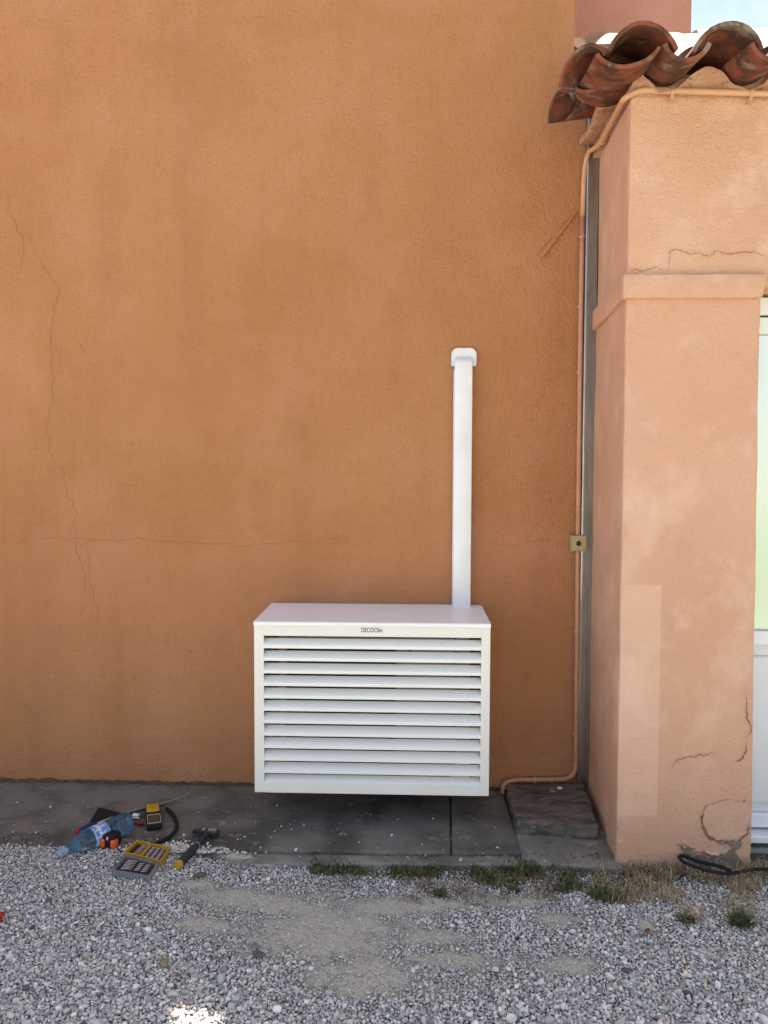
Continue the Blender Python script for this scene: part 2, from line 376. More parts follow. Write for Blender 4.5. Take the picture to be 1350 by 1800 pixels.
# roof eave above the photograph, with a gap made up to let the sun spot through
NX = -.60 + 5.2/math.tan(R(SUN_EL))*math.sin(R(SUN_AZ))
bm = bmesh.new()
box(bm, -4.7, NX-.07, -.35, 3.4, 5.2, 5.32); box(bm, NX+.07, xr+.25, -.35, 3.4, 5.2, 5.32); box(bm, NX-.07, NX+.07, -.03, 3.4, 5.2, 5.32)
part('roof', bm, 'tiletop', mb)
def crackpx(parent, pts, w, y=-.004, m='crack', seed=1, amp=.10, name='crack'):
    P = refine([W(a, b, y=y) for a, b in pts], amp, 6, seed)
    if parent is mb:
        for p in P: p.y = noise.noise(Vector((p.x*2.2, 0, p.z*2.2)))*.005 + noise.noise(Vector((p.x*9, 3, p.z*9)))*.0013 - .0018
    return part(name, ribbon(P, w, seed=seed), m, parent)
crackpx(mb, [(-6, 318), (14, 365), (35, 410), (42, 440), (36, 480)], 0.0019, m='crackl', seed=2)
crackpx(mb, [(35, 405), (55, 418), (70, 455), (92, 492), (95, 545), (90, 600), (88, 640), (91, 690), (84, 740), (88, 775), (95, 812), (112, 826), (119, 877), (128, 881), (124, 940)], 0.0026, m='crackl', seed=3)
crackpx(mb, [(30, 948), (80, 947), (134, 946), (172, 949), (240, 945), (330, 952), (450, 958), (560, 950), (620, 956)], 0.0019, m='crackl', seed=4, amp=.05)
crackpx(mb, [(134, 948), (140, 985), (148, 1042)], 0.0028, m='crackl', seed=5)
crackpx(mb, [(155, 955), (157, 990), (164, 1040), (164, 1102)], 0.0014, m='crackl', seed=6)
crackpx(mb, [(172, 949), (150, 952), (138, 962)], 0.0019, m='crackl', seed=61)
crackpx(mb, [(830, 956), (880, 958), (925, 956), (942, 925), (962, 888), (975, 865)], 0.0019, m='crackl', seed=7, amp=.08)
crackpx(mb, [(925, 956), (1000, 960)], 0.0014, m='crackl', seed=8, amp=.05)
crackpx(mb, [(98, 408), (110, 413), (122, 419)], 0.0019, m='crackl', seed=9)
crackpx(mb, [(130, 697), (143, 701)], 0.0019, m='crackl', seed=10)
crackpx(mb, [(1008, 374), (1000, 382), (985, 398)], 0.0025, m='crackl', seed=12)
crackpx(mb, [(946, 447), (957, 432), (971, 415)], .005, m='crack', seed=11, amp=.02)
# plastered-over strut
a = W(951, 452, y=-.006); b = W(1014, 372, y=-.006)
bm = rough_box(0, (b-a).length, -.009, .009, -.02, .014, step=.02, amp=.002, sc=30, bev=.004)
for v in bm.verts: v.co.y *= (1.25-.8*v.co.x/(b-a).length); v.co.z *= (1-.6*max(0, v.co.x)/(b-a).length) if v.co.z > 0 else 1
part('plaster_ridge', xform(bm, aim(a, b, (0, -1, 0))), 'wall', mb, smooth=True)
# grime line where the stucco meets the slab
rnd = random.Random(4)
bm = bmesh.new(); prev = None
for i in range(260):
    x = -2.6 + i*.0135
    if x > .86: break
    h = .012 + .022*abs(noise.noise(Vector((x*9, 1, 0)))) + rnd.random()*.006
    a_ = bm.verts.new((x, -.010, SZ-.01)); b_ = bm.verts.new((x, -.007, SZ+h))
    if prev: bm.faces.new((prev[0], a_, b_, prev[1]))
    prev = (a_, b_)
part('footing', bm, mat('dark footing', (.075, .050, .030), .95, col2=(.16, .085, .04), vscale=30, bumps=(('n', 80, .006, 1),)), mb, smooth=True)

# tall pink wall behind
bm = bmesh.new(); box(bm, .80, 1.847, 1.5, 1.9, -.3, 6.6)
tag(link('rear_wall', bm, 'pink'), 'tall pink stucco wall rising behind the tiled roof', 'wall')

# ---------------------------------------------------------------- annex
YP = -.70
an = thing('annex_building', (1.6, -.2, 0), 'low peach stucco annex with square corner pillar, moulding and curved roof tiles', 'annex')
def skew(co):
    if co.x < 1.2: co.x += (co.y-YP)/(-YP)*.045*(1 if co.y < .05 else 0) * (1-(co.x-.85)/.35 if co.x > .85 else 1)
    return co
def skewb(base):
    def f(co):
        w = max(0, min(1, 1-(co.x-base)/.4))
        if 1.2 < co.x < 1.5 and co.z < 2.269 and base < .854 and base > .84: co.x -= .022*max(0, co.z)/2.2
        co.x += max(0, min(1, (co.y-YP)/.7))*.042*w; return co
    return f
# upper wall and pillar
bm = rough_box(.855, 3.8, YP, -.001, 2.27, 3.08, step=.06, amp=.003, sc=4, bev=.008, skew=skewb(.855), fine=.0012)
part('wall', bm, 'pier', an, smooth=True, sharp=50)
bm = rough_box(.851, 1.395, YP-.002, -.002, -.25, 2.268, step=.04, amp=.003, sc=3.5, bev=.008, skew=skewb(.851), fine=.0016, seed=3)
part('pillar', bm, 'pier', an, smooth=True, sharp=50)
part('side_wall', B(2.5, 3.8, YP, 0, -.25, 2.268), 'pier', an)
part('back_wall', B(1.0, 3.8, .05, 1.49, -.25, 3.3), 'pier', an)
bm = rough_box(.832, 1.385, YP-.026, -.002, 2.225, 2.318, step=.05, amp=.002, sc=6, bev=.005, skew=skewb(.832), fine=.0015, seed=5)
for v in bm.verts:
    if v.co.x > 1.35 and v.co.z < 2.27: v.co.x -= .014
part('moulding', bm, 'pier', an, smooth=True, sharp=50)
# patches of newer paint (thin coats on the faces)
def sheet(pts, thick, nrm, seed=0, amp=.12, k=3):
    P = refine(pts+[pts[0]], amp, k, seed)[:-1]; bm = bmesh.new(); n = Vector(nrm)
    A = [bm.verts.new(p+n*thick) for p in P]; D = [bm.verts.new(p-n*.004) for p in P]
    bm.faces.new(A)
    for i in range(len(P)): bm.faces.new((A[i], A[(i+1) % len(P)], D[(i+1) % len(P)], D[i]))
    bmesh.ops.triangulate(bm, faces=[f for f in bm.faces if len(f.verts) > 4]); return bm
YF = YP-.0065
# cracks on pillar and wall
for i, (pts, w, m) in enumerate([
    ([(1172, 478), (1176, 458), (1178, 440), (1200, 443), (1225, 445), (1250, 450), (1285, 447), (1310, 443), (1352, 450)], .0030, 'crackl'),
    ([(1104, 474), (1125, 476), (1140, 473), (1162, 474)], .0030, 'crackl'),
    ([(1256, 1412), (1240, 1418), (1233, 1436), (1236, 1455), (1244, 1470), (1262, 1480), (1283, 1481)], .0065, 'crack'),
    ([(1283, 1481), (1298, 1480), (1306, 1472), (1316, 1464), (1318, 1450)], .008, 'crack'),
    ([(1309, 1405), (1303, 1418)], .005, 'crack'),
    ([(1294, 1340), (1300, 1338), (1306, 1330), (1313, 1305)], .005, 'crack'),
    ([(1311, 1215), (1313, 1245), (1312, 1262), (1314, 1300)], .004, 'crack'),
    ([(1180, 1350), (1190, 1336), (1210, 1330), (1240, 1328), (1262, 1322)], .003, 'crackl'),
    ([(1192, 1482), (1215, 1492), (1238, 1500), (1262, 1502)], .005, 'crack'),
    ([(1288, 1482), (1292, 1500), (1298, 1515)], .007, 'crack')]):
    crackpx(an, pts, w, y=YP-.0068, m=m, seed=20+i, amp=.12)
def wpts(l): return [W(a, b, y=YP-.0070) for a, b in l]
part('bare_patch', sheet(wpts([(1192, 1484), (1214, 1490), (1240, 1500), (1262, 1503), (1288, 1497), (1300, 1515), (1296, 1532), (1240, 1532), (1208, 1512)]), .001, (0, -1, 0), 5, .16, 4), 'render', an, 'bare grey render at the foot of the pillar')
part('bare_patch', sheet(wpts([(1262, 1480), (1284, 1479), (1303, 1479), (1299, 1492), (1292, 1498), (1284, 1488)]), .001, (0, -1, 0), 6, .16, 3), 'render', an)
part('loose_plaster', sheet([W(a, b, y=YP-.0078) for a, b in [(1236, 1436), (1240, 1420), (1256, 1413), (1285, 1405), (1312, 1412), (1318, 1440), (1312, 1464), (1296, 1476), (1262, 1477), (1244, 1466)]], .002, (0, -1, 0), 8, .08, 3), 'pier', an, 'blistered flap of plaster coming away near the pillar foot')
part('loose_plaster', sheet([W(a, b, y=YP-.0078) for a, b in [(1238, 1494), (1252, 1497), (1264, 1499), (1262, 1504), (1246, 1500)]], .003, (0, -1, 0), 9, .1, 2), 'lip', an)
# door
YD = YP+.16
dr = part('door', B(1.372, 1.412, YD, YD+.07, .02, 2.262, bev=.004), 'upvc', an, 'white framed half-glazed door')
bm = bmesh.new()
z1, z2 = W(1345, 1110, y=YD).z, W(1345, 1135, y=YD).z
box(bm, 1.414, 2.48, YD+.005, YD+.06, z2, z1, bev=.004); box(bm, 1.414, 2.48, YD+.005, YD+.06, .03, .09, bev=.004)
box(bm, 1.414, 2.48, YD+.005, YD+.06, 2.12, 2.19, bev=.004); box(bm, 2.482, 2.50, YD, YD+.07, .02, 2.262)
part('door_frame', bm, 'upvc', dr)
bm = bmesh.new(); box(bm, 1.374, 2.5, YD-.035, YD-.003, 2.192, 2.262, bev=.005)
part('shutter_box', bm, 'upvc', dr)
bm = bmesh.new(); box(bm, 1.414, 2.48, YD+.03, YD+.05, .092, z2-.002); box(bm, 1.438, 2.45, YD+.018, YD+.029, .13, z2-.05, bev=.008)
part('panel', bm, 'upvc2', dr)
part('glass', B(1.414, 2.48, YD+.03, YD+.04, z1+.002, 2.118), 'glass', dr)
bm = bmesh.new(); box(bm, 1.368, 2.5, YD-.05, YD+.08, -.015, .018, bev=.006)
part('threshold', bm, 'upvc', an)
part('step', B(1.37, 2.5, YD-.03, YD+.1, -.25, -.045, bev=.01), 'sill', an)
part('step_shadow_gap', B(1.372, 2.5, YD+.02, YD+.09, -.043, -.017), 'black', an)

# roof tiles
def gtile(c, d, w, h, length, up=True, taper=.85, th=.013, pitch=14, seed=0, roll=0):
    "half barrel tile: c = centre of its lower rim chord, d = plan direction up the roof"
    rnd = random.Random(seed); n = 14; m = 7; bm = bmesh.new(); rings = [[], []]
    d = Vector((d[0], d[1], 0)).normalized(); t = (d*math.cos(R(pitch)) + Vector((0, 0, math.sin(R(pitch))))).normalized()
    s = d.cross(Vector((0, 0, 1))); s = Matrix.Rotation(R(roll), 3, t) @ s; u = s.cross(t); c = Vector(c); sg = 1 if up else -1
    for k, off in enumerate((0, -th)):
        for j in range(m+1):
            f = j/m; tp = 1-(1-taper)*f if up else taper+(1-taper)*f; ring = []
            for i in range(n+1):
                a = math.pi*(.13+.74*i/n); rr = (1 + off/(w/2))/.918
                p = c + t*(f*length) + s*(-math.cos(a)*w/2*rr*tp) + u*(sg*(math.sin(a)-.397)/.603*h*tp + sg*off*math.sin(a))
                p += nz3(p, 9, .006, seed) + nz3(p, 40, .0015, seed); ring.append(bm.verts.new(p))
            rings[k].append(ring)
    for k in (0, 1):
        for j in range(m):
            for i in range(n):
                a, b, cc, e = rings[k][j][i], rings[k][j][i+1], rings[k][j+1][i+1], rings[k][j+1][i]
                bm.faces.new((a, b, cc, e) if k == 0 else (e, cc, b, a))
    for j in range(m):
        for i in (0, n): bm.faces.new((rings[0][j][i], rings[0][j+1][i], rings[1][j+1][i], rings[1][j][i]))
    for j in (0, m):
        for i in range(n): bm.faces.new((rings[0][j][i], rings[0][j][i+1], rings[1][j][i+1], rings[1][j][i]))
    return bm
YE = -.95
def corr(x):   # cover crest positions along the eave
    return x
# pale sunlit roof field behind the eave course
bm = bmesh.new(); V = []
x0 = W(1130, 60, y=YE).x
for j in range(30):
    y = -.62 + 1.66*j/29; row = []
    for i in range(180):
        x = .86 + 3.1*i/179; ph = (x-x0)/.305*2*math.pi
        row.append(bm.verts.new((x, y, 3.185 + (y+.62)*.60 + .045*math.cos(ph) + (.018 if (j//5) % 2 else .010)*(1-(j % 5)/5))))
    V.append(row)
for a, b in zip(V, V[1:]):
    for i in range(179): bm.faces.new((a[i], a[i+1], b[i+1], b[i]))
rf = part('roof', bm, 'tiletop', an, smooth=True)
bm = bmesh.new(); box(bm, .9, 3.9, 1.02, 1.16, 3.9, W(1195, 70, y=1.05).z, bev=.02)
part('ridge', bm, 'tiletop', rf)
def at(px, py, y): return W(px, py, y=y)
xs = [at(1130, 85, YE).x + .305*k for k in range(0, 9)]
zc = at(1130, 84, YE).z
for k, x in enumerate(xs):
    part('roof_tile', gtile((x, YE+.01*(k % 2), zc-.004), (.03, 1), .25, .092, .48, True, seed=40+k, pitch=10, th=.014), 'tile', rf)
for k, x in enumerate(xs):
    part('roof_tile', gtile((x+.1525, YE-.012, zc+.004), (0, 1), .20, .070, .5, False, seed=60+k, pitch=10, th=.016), 'tile', rf)
# turning corner and side of the eave
part('roof_tile', gtile(at(1104, 90, -.945), (.10, 1), .27, .066, .5, False, seed=80, pitch=12, roll=-3), 'tile', rf)
part('roof_tile', gtile(at(1026, 130, -.72), (.85, .72), .25, .10, .42, True, seed=81, pitch=12), 'tile', rf)
part('roof_tile', gtile(at(1040, 128, -.66), (1, .75), .26, .085, .42, False, seed=82, pitch=12), 'tile', rf)
part('roof_tile', gtile(at(985, 196, -.30), (1, .30), .24, .085, .40, True, seed=83, pitch=12), 'tile', rf)
part('roof_tile', gtile(at(1000, 190, -.24), (1, .2), .24, .05, .36, False, seed=84, pitch=12), 'tile', rf)
# mortar between wall top and tiles: wavy band
def mortar():
    bm = bmesh.new(); fr = []; n = 220; x0_, x1_ = .853, 3.8
    for i in range(n+1):
        x = x0_+(x1_-x0_)*i/n; ph = (x-xs[0])/.305*2*math.pi
        top = zc - .012 + .045*math.cos(ph) + .010*noise.noise(Vector((x*25, 0, 0)))
        if x < xs[0]-.12: top = zc-.055+.01*noise.noise(Vector((x*25, 0, 0)))
        col = []
        for j in range(7):
            f = j/6; z = 3.005 + (top-3.005)*f; y = YP - .004 - .05*f**1.5 + .006*noise.noise(Vector((x*18, z*18, 2)))
            col.append(bm.verts.new((x, y, z)))
        fr.append(col)
    for a, b in zip(fr, fr[1:]):
        for j in range(6): bm.faces.new((a[j], b[j], b[j+1], a[j+1]))
    return bm
part('mortar', mortar(), 'mortar', an, smooth=True)
bm = rough_box(.865, .99, YP-.012, -.02, 3.04, 3.10, step=.04, amp=.012, sc=9, bev=.01, seed=7)
part('mortar', bm, 'mortar', an, smooth=True)
bm = rough_box(.80, .90, -.42, -.03, 3.10, 3.14, step=.03, amp=.014, sc=12, bev=.01, seed=8)
part('mortar', bm, 'mortar', an, smooth=True)
for px, py, y, s_ in ((1198, 84, -.80, .022), (1212, 88, -.82, .016), (1036, 92, -.70, .014), (992, 172, -.28, .016), (1222, 80, -.78, .018)):
    pass

# ---------------------------------------------------------------- metal channel in the corner
zt = W(1045, 205, y=-.05).z
ch = thing('corner_channel', (.865, -.03, SZ), 'grey zinc channel standing in the corner between orange wall and annex', 'metal channel')
def channel(z0, z1, dy, xw=0):
    bm = bmesh.new(); xa, xb = .836-xw, .893
    prof = [(xa, -.010), (xa, -.042-dy), (xa+.006, -.046-dy), (xa+.018, -.046-dy), (xa+.020, -.042-dy), (xa+.034, -.042-dy), (xa+.036, -.046-dy), (xb-.004, -.046-dy), (xb, -.042-dy), (xb, -.010)]
    prism(bm, prof, 2, z0, z1); return bm
zj = W(1035, 782, y=-.05).z
part('channel_section', channel(zj-.03, zt, .003, .0015), 'zinc', ch)
part('channel_section', channel(SZ+.06, zj-.031, 0), 'zinc', ch)

# ---------------------------------------------------------------- gas pipe
gp = thing('gas_pipe', (.82, -.03, 0), 'thin painted copper pipe running from under the eave down the corner to the slab', 'pipe')
yq = YP-.030
main = [W(1360, 166, y=yq)+Vector((2.2, 0, .02)), W(1350, 165, y=yq), W(1230, 161, y=yq), W(1125, 158, y=yq), W(1106, 166, y=yq)+Vector((-.012, .03, 0))]
xq = .846
main += [Vector((xq, -.45, W(1085, 197, x=xq).z)), Vector((xq+.012, -.20, W(1062, 234, x=xq).z))]
pa = roundpath(main, .05, 5)
part('upper_run', tube(bmesh.new(), roundpath([main[0], main[1], main[2], main[3], main[4], main[5], main[6], W(1033, 268, y=-.05), W(1027, 300, y=-.03), W(1024, 380, y=-.028)], .06, 6), .0118, 12), 'pipe2', gp, smooth=True)
dn = [W(1024, 381, y=-.028), W(1021, 540, y=-.028), W(1016, 940, y=-.028), W(1012, 1370, y=-.028), W(903, 1371, y=-.028), W(884, 1378, y=-.05), W(884, 1396, y=-.05)+Vector((0, 0, -.02))]
part('lower_run', tube(bmesh.new(), roundpath(dn, .075, 7), .0115, 12), 'pipe', gp, smooth=True)
def clip(p, ax, m, r=.0142, h=.010):
    bm = bmesh.new(); p = Vector(p); a = Vector(ax)
    tube(bm, [p-a*h/2, p+a*h/2], r, 12)
    return part('pipe_clip', bm, m, gp, smooth=True, sharp=40)
for (px, py) in ((1023, 417), (1020, 540), (1019, 655), (1018, 778), (1017, 895), (1015, 1015), (1014, 1110), (1013, 1192), (1012, 1290), (1012, 1342)):
    clip(W(px, py, y=-.028), (0, 0, 1), 'pipe', .0145, .012)
clip(W(940, 1371, y=-.028), (1, 0, 0), 'pipe2', .0165, .012); clip(W(969, 1371, y=-.028), (1, 0, 0), 'pipe', .0155, .014)
clip(W(888, 1384, y=-.05), (0, 0, 1), 'pipe2', .0145, .006)
for px in (1182, 1320):
    bm = bmesh.new(); p = W(px, 160 if px < 1200 else 164, y=yq); tube(bm, [p-Vector((.006, 0, 0)), p+Vector((.006, 0, 0))], .0155, 12); box(bm, p.x-.006, p.x+.006, p.y+.0, YP+.01, p.z-.030, p.z-.012)
    part('pipe_clip', bm, 'pipe2', gp)
for py_, yy in ((190, -.52), (229, -.24)):
    p = Vector((xq+(.012 if yy > -.3 else 0), yy, 0)); p.z = main[5].z + (main[6].z-main[5].z)*((yy+.45)/.25)
    clip(p, (0, .97, .2), 'pipe2', .0155, .012)
# valve box
vb = thing('valve_cover', W(1017, 955, y=-.03), 'small beige square cover with a black hole on the pipe in the corner', 'cover plate')
p = W(1017.5, 955.5, y=-.065); s = .034
bm = bmesh.new(); n_ = 20; ring = []; hole = []; hr = .0125
for k in range(n_*4):
    a = 2*math.pi*k/(n_*4); dx, dz = math.cos(a), math.sin(a); q = 1/max(abs(dx), abs(dz))
    ring.append(bm.verts.new((p.x+dx*q*s, p.y, p.z+dz*q*s*1.1))); hole.append(bm.verts.new((p.x+dx*hr, p.y, p.z+dz*hr)))
nn = len(ring); back = [bm.verts.new((v.co.x, -.012, v.co.z)) for v in ring]; hb = [bm.verts.new((v.co.x, p.y+.02, v.co.z)) for v in hole]
for k in range(nn):
    j = (k+1) % nn
    bm.faces.new((ring[k], ring[j], hole[j], hole[k])); bm.faces.new((ring[j], ring[k], back[k], back[j])); bm.faces.new((hole[k], hole[j], hb[j], hb[k]))
part('plate', bm, 'brass', vb)
bm = bmesh.new(); tube(bm, [(p.x, p.y+.018, p.z), (p.x, p.y+.024, p.z)], .0135, 16); part('lock_core', bm, 'black', vb)
bm = bmesh.new(); tube(bm, [(p.x, p.y+.006, p.z), (p.x, p.y+.018, p.z)], .005, 12); part('spindle', bm, 'steeld', vb)

# ---------------------------------------------------------------- duct
dc = thing('cable_duct', (.26, -.03, -.04), 'white plastic duct rising up the wall behind the louvred cover', 'duct')
xa, xb = .214, .300
za = 2.045; zb = W(811, 1408, y=-.065).z
def dprof(x0, x1, d, r=.0035): return [(x0, -.004), (x0, -d+r), (x0+r*.3, -d+r*.3), (x0+r, -d), (x1-r, -d), (x1-r*.3, -d+r*.3), (x1, -d+r), (x1, -.004)]
part('trunk', prism(bmesh.new(), dprof(xa, xb, .062), 2, zb, za), 'pvc', dc, smooth=True, sharp=50)
part('trunk_base', prism(bmesh.new(), [(xa-.0025, -.003), (xa-.0025, -.020), (xb+.0025, -.020), (xb+.0025, -.003)], 2, zb+.004, za-.002), 'pvc', dc)
# elbow: hood curving back into the wall
bm = bmesh.new(); rings = []
for k in range(9):
    a = R(90)*k/8; ring = []
    for (x, y) in dprof(xa+.001, xb-.001, .0655, .004):
        f = (-y-.0)/.068; yy = y if k == 0 else -(-y)*math.cos(a*.98); zz = za + .052*math.sin(a)*f + (.012 if k else 0)
        ring.append(bm.verts.new((x + (xa+xb-2*x)*.03*math.sin(a), yy, zz)))
    rings.append(ring)
base = [bm.verts.new((v.co.x, v.co.y, za-.018)) for v in rings[0]]
rings = [base]+rings
for a_, b_ in zip(rings, rings[1:]):
    for k in range(len(a_)): bm.faces.new((a_[k], a_[(k+1) % len(a_)], b_[(k+1) % len(a_)], b_[k]))
bm.faces.new(rings[-1])
part('elbow', bm, 'pvc', dc, smooth=True, sharp=60)
x0_, x1_ = W(793, 628, y=-.02).x, W(838, 628, y=-.02).x; zt_ = W(815, 611, y=-.02).z; zb_ = W(815, 644, y=-.02).z
poly = []
r_ = .036
for cx, cz, a0, rr in ((x1_-r_, zt_-r_, 0, r_), (x0_+r_, zt_-r_, 90, r_), (x0_+.012, zb_+.012, 180, .012), (x1_-.012, zb_+.012, 270, .012)):
    for k in range(7):
        a = R(a0+15*k); poly.append((cx+rr*math.cos(a), cz+rr*math.sin(a)))
bm = prism(bmesh.new(), poly, 1, -.004, -.020)
fs = [f for f in bm.faces if len(f.verts) > 6 and f.calc_center_median().y < -.015]
bmesh.ops.inset_region(bm, faces=fs, thickness=.006, depth=.0); 
for v in fs[0].verts: v.co.y += .004
part('wall_plate', bm, 'pvc', dc, smooth=True, sharp=30)

# ---------------------------------------------------------------- louvred cover and the unit in it
YC = -.45; X0, X1, Z0, Z1 = -.686, .357, .111, .868
cv = thing('air_conditioner_cover', (-.165, -.2, Z0), 'cream metal louvred air conditioner cover hung on the orange wall', 'louvred cover')
bm = bmesh.new(); fx0, fx1, fz0, fz1 = -.643, .318, .158, .818
box(bm, X0, fx0, YC, YC+.018, Z0, Z1, bev=.0012); box(bm, fx1, X1, YC, YC+.018, Z0, Z1, bev=.0012)
box(bm, fx0, fx1, YC, YC+.018, Z0, fz0, bev=.0); box(bm, fx0, fx1, YC, YC+.018, fz1, Z1, bev=.0)
part('frame', bm, 'cream', cv)
bm = bmesh.new(); box(bm, X0, X0+.0015, YC+.0185, -.006, Z0, Z1+.002); part('side_panel', bm, 'cream', cv); bm = bmesh.new(); box(bm, X1-.0015, X1, YC+.0185, -.006, Z0, Z1+.002)
part('side_panel', bm, 'cream', cv)
# lid with a slightly bowed front lip
bm = bmesh.new(); n = 30; top = []; zf, zk = Z1+.012, .889
rows = []
for i in range(n+1):
    x = X0-.001 + (X1-X0+.002)*i/n; u = 2*i/n-1; bow = .0035*(1-u*u)
    rows.append([bm.verts.new(q) for q in ((x, -.006, zk-.0), (x, YC-.002, zf+.001), (x, YC-.006, zf-.003), (x, YC-.006, Z1-.004+bow), (x, YC-.0045, Z1-.004+bow), (x, YC-.0035, zf-.006), (x, -.006, zk-.004))])
for a_, b_ in zip(rows, rows[1:]):
    for k in range(7): bm.faces.new((a_[k], a_[(k+1) % 7], b_[(k+1) % 7], b_[k]))
bm.faces.new(rows[0]); bm.faces.new(rows[-1][::-1])
part('lid', bm, 'lidlit', cv)
pitch = (fz1-fz0+.015)/12
for i in range(12):
    z = fz0-.015 + i*pitch; y = YC+.0008; e = .0013
    poly = [(y, z), (y, z+.0145), (y+.034, z+.0385), (y+.034+e, z+.0385-e*.3), (y+.0015, z+.0140), (y+.0015, z), ]
    if i == 0: poly = [(y+.001, z+.006), (y+.001, z+.0150), (y+.034, z+.0385), (y+.034+e, z+.0385-e*.3), (y+.003, z+.0140), (y+.003, z+.006)]
    bm = prism(bmesh.new(), poly, 0, fx0-.0 if i else fx0+.0005, fx1)
    # end cheek of the slat
    prism(bm, [(y+.0015, z+.013), (y+.034, z+.0385), (y+.034, z+.013)], 0, fx1-.0012, fx1-.0002)
    part('slat', bm, 'creamdark', cv)
# lettering
fc = bpy.data.curves.new('lettering', 'FONT'); fc.body = 'DECOClim'; fc.size = .0225; fc.extrude = .0003; fc.align_x = 'CENTER'; fc.align_y = 'CENTER'; fc.offset = .0001; fc.space_character = 1.0
fo = bpy.data.objects.new('t', fc); COL.objects.link(fo); bpy.context.view_layer.update()
me = bpy.data.meshes.new_from_object(fo.evaluated_get(bpy.context.evaluated_depsgraph_get())); bpy.data.objects.remove(fo)
pc = W(653.5, 1108, y=YC-.001); cw = max(v.co.x for v in me.vertices)-min(v.co.x for v in me.vertices); tw = W(672, 1108, y=YC).x-W(635, 1108, y=YC).x
chh = max(v.co.y for v in me.vertices)-min(v.co.y for v in me.vertices)
me.transform(Matrix.Translation(pc) @ Matrix.Rotation(R(90), 4, 'X') @ Matrix.Diagonal((tw/cw, tw*.215/chh, 1, 1)))
me.materials.append(M['ink']); me.name = 'lettering'
lo = bpy.data.objects.new('lettering', me); COL.objects.link(lo); lo.parent = cv; lo.matrix_parent_inverse = Matrix.Translation(cv.location).inverted()

un = thing('air_conditioner', (-.18, -.2, .12), 'white air conditioner unit, coloured dark as if shaded, behind the slats of the cream cover', 'air conditioner')
part('body', B(-.60, .215, -.345, -.06, .16, .80, bev=.01), 'acbody', un)
bm = bmesh.new()
for k in range(46): box(bm, -.56, -.06, -.352, -.348, .20+k*.0125, .203+k*.0125)
for k in range(40): box(bm, -.56+k*.0128, -.557+k*.0128, -.3555, -.3525, .20, .77)
part('grille', bm, 'black', un)
part('fan_opening', B(-.555, -.065, -.3468, -.3453, .205, .765), 'black', un)
part('badge', B(.0, .012, -.348, -.3452, W(738, 1142, y=-.346).z-.012, W(738, 1142, y=-.346).z+.004), 'red', un)
for x in (-.5, .1):
    bm = bmesh.new(); prism(bm, [(-.42, .125), (-.008, .125), (-.008, .45), (-.04, .45), (-.04, .158), (-.42, .158)], 0, x, x+.04); part('wall_bracket', bm, 'steel', un)

# ---------------------------------------------------------------- paving
def slab(name, pts, z0, z1, m, label, cat, amp=.004, seed=0, step=.035, group=None, bev=.006, sc=8, fine=.002):
    xsn = [p[0] for p in pts]; ysn = [p[1] for p in pts]; bm = bmesh.new()
    bm = rough_box(0, 1, 0, 1, 0, 1, step=2, amp=0, bev=0)
    Lx = max(xsn)-min(xsn); Ly = max(ysn)-min(ysn)
    bm.free(); bm = rough_box(0, Lx, 0, Ly, z0, z1, step=step, amp=0, bev=bev)
    a, b, c, d = [Vector((p[0], p[1], 0)) for p in pts]   # front-left, front-right, back-right, back-left
    for v in bm.verts:
        u, w = v.co.x/Lx, v.co.y/Ly; q = (a*(1-u)+b*u)*(1-w)+(d*(1-u)+c*u)*w
        v.co = Vector((q.x, q.y, v.co.z)); v.co += nz3(v.co, sc, amp, seed)+nz3(v.co, sc*5, fine, seed)
    o = link(name, bm, m, smooth=True, sharp=55); o.location = (0, 0, 0)
    return tag(o, label, cat, group)
def g(px, py, z=SZ): p = W(px, py, z=z); return (p.x, p.y)
yj = g(640, 1496)[1]
jt, jb = g(787, 1400), g(793, 1497)
slab('paving_slab', [(-3.4, yj-.02), (jb[0]-.003, yj), (jt[0]+.012, -.005), (-3.4, -.005)], -.2, SZ, 'slab', 'long dark concrete slab at the wall foot under the tools and the cream cover', 'paving slab', amp=.003, seed=1)
e1, e2 = g(905, 1420), g(918, 1500)
slab('paving_slab', [(jb[0]+.004, yj-.004), (e2[0]-.004, e2[1]+.003), (.47, -.02), (jt[0]+.020, -.01)], -.2, SZ+.004, 'slab', 'short dark slab between two joints, just left of the rough stone step', 'paving slab', amp=.003, seed=2)
yb = g(1095, 1526, SZ-.006)[1]
slab('kerb_strip', [(-.95, yj-.115), (e2[0]-.01, yb+.02), (e2[0]-.008, e2[1]-.004), (-.95, yj-.03)], -.2, SZ-.010, 'kerb', 'narrow paler concrete strip along the front edge of the dark slabs', 'kerb', amp=.005, seed=3)
slab('paving_slab', [(e2[0]-.006, yb+.02), (.87, yb), (.87, -.03), (e2[0]+.004, -.03)], -.2, SZ-.006, 'kerb', 'greyer concrete slab at the pillar foot, under the rough stone step', 'paving slab', amp=.004, seed=4)
zs = .012
s1, s2 = g(909, 1442, zs), g(1060, 1452, zs)
slab('stone_step', [(s1[0], s1[1]), (s2[0]-.012, s2[1]), (.865, -.05), (g(893, 1385, zs)[0], -.05)], SZ-.01, zs, 'stone', 'rough weathered stone block laid in the corner beside the pillar', 'stone step', amp=.012, seed=5, bev=.012, sc=7, fine=.006, step=.02)
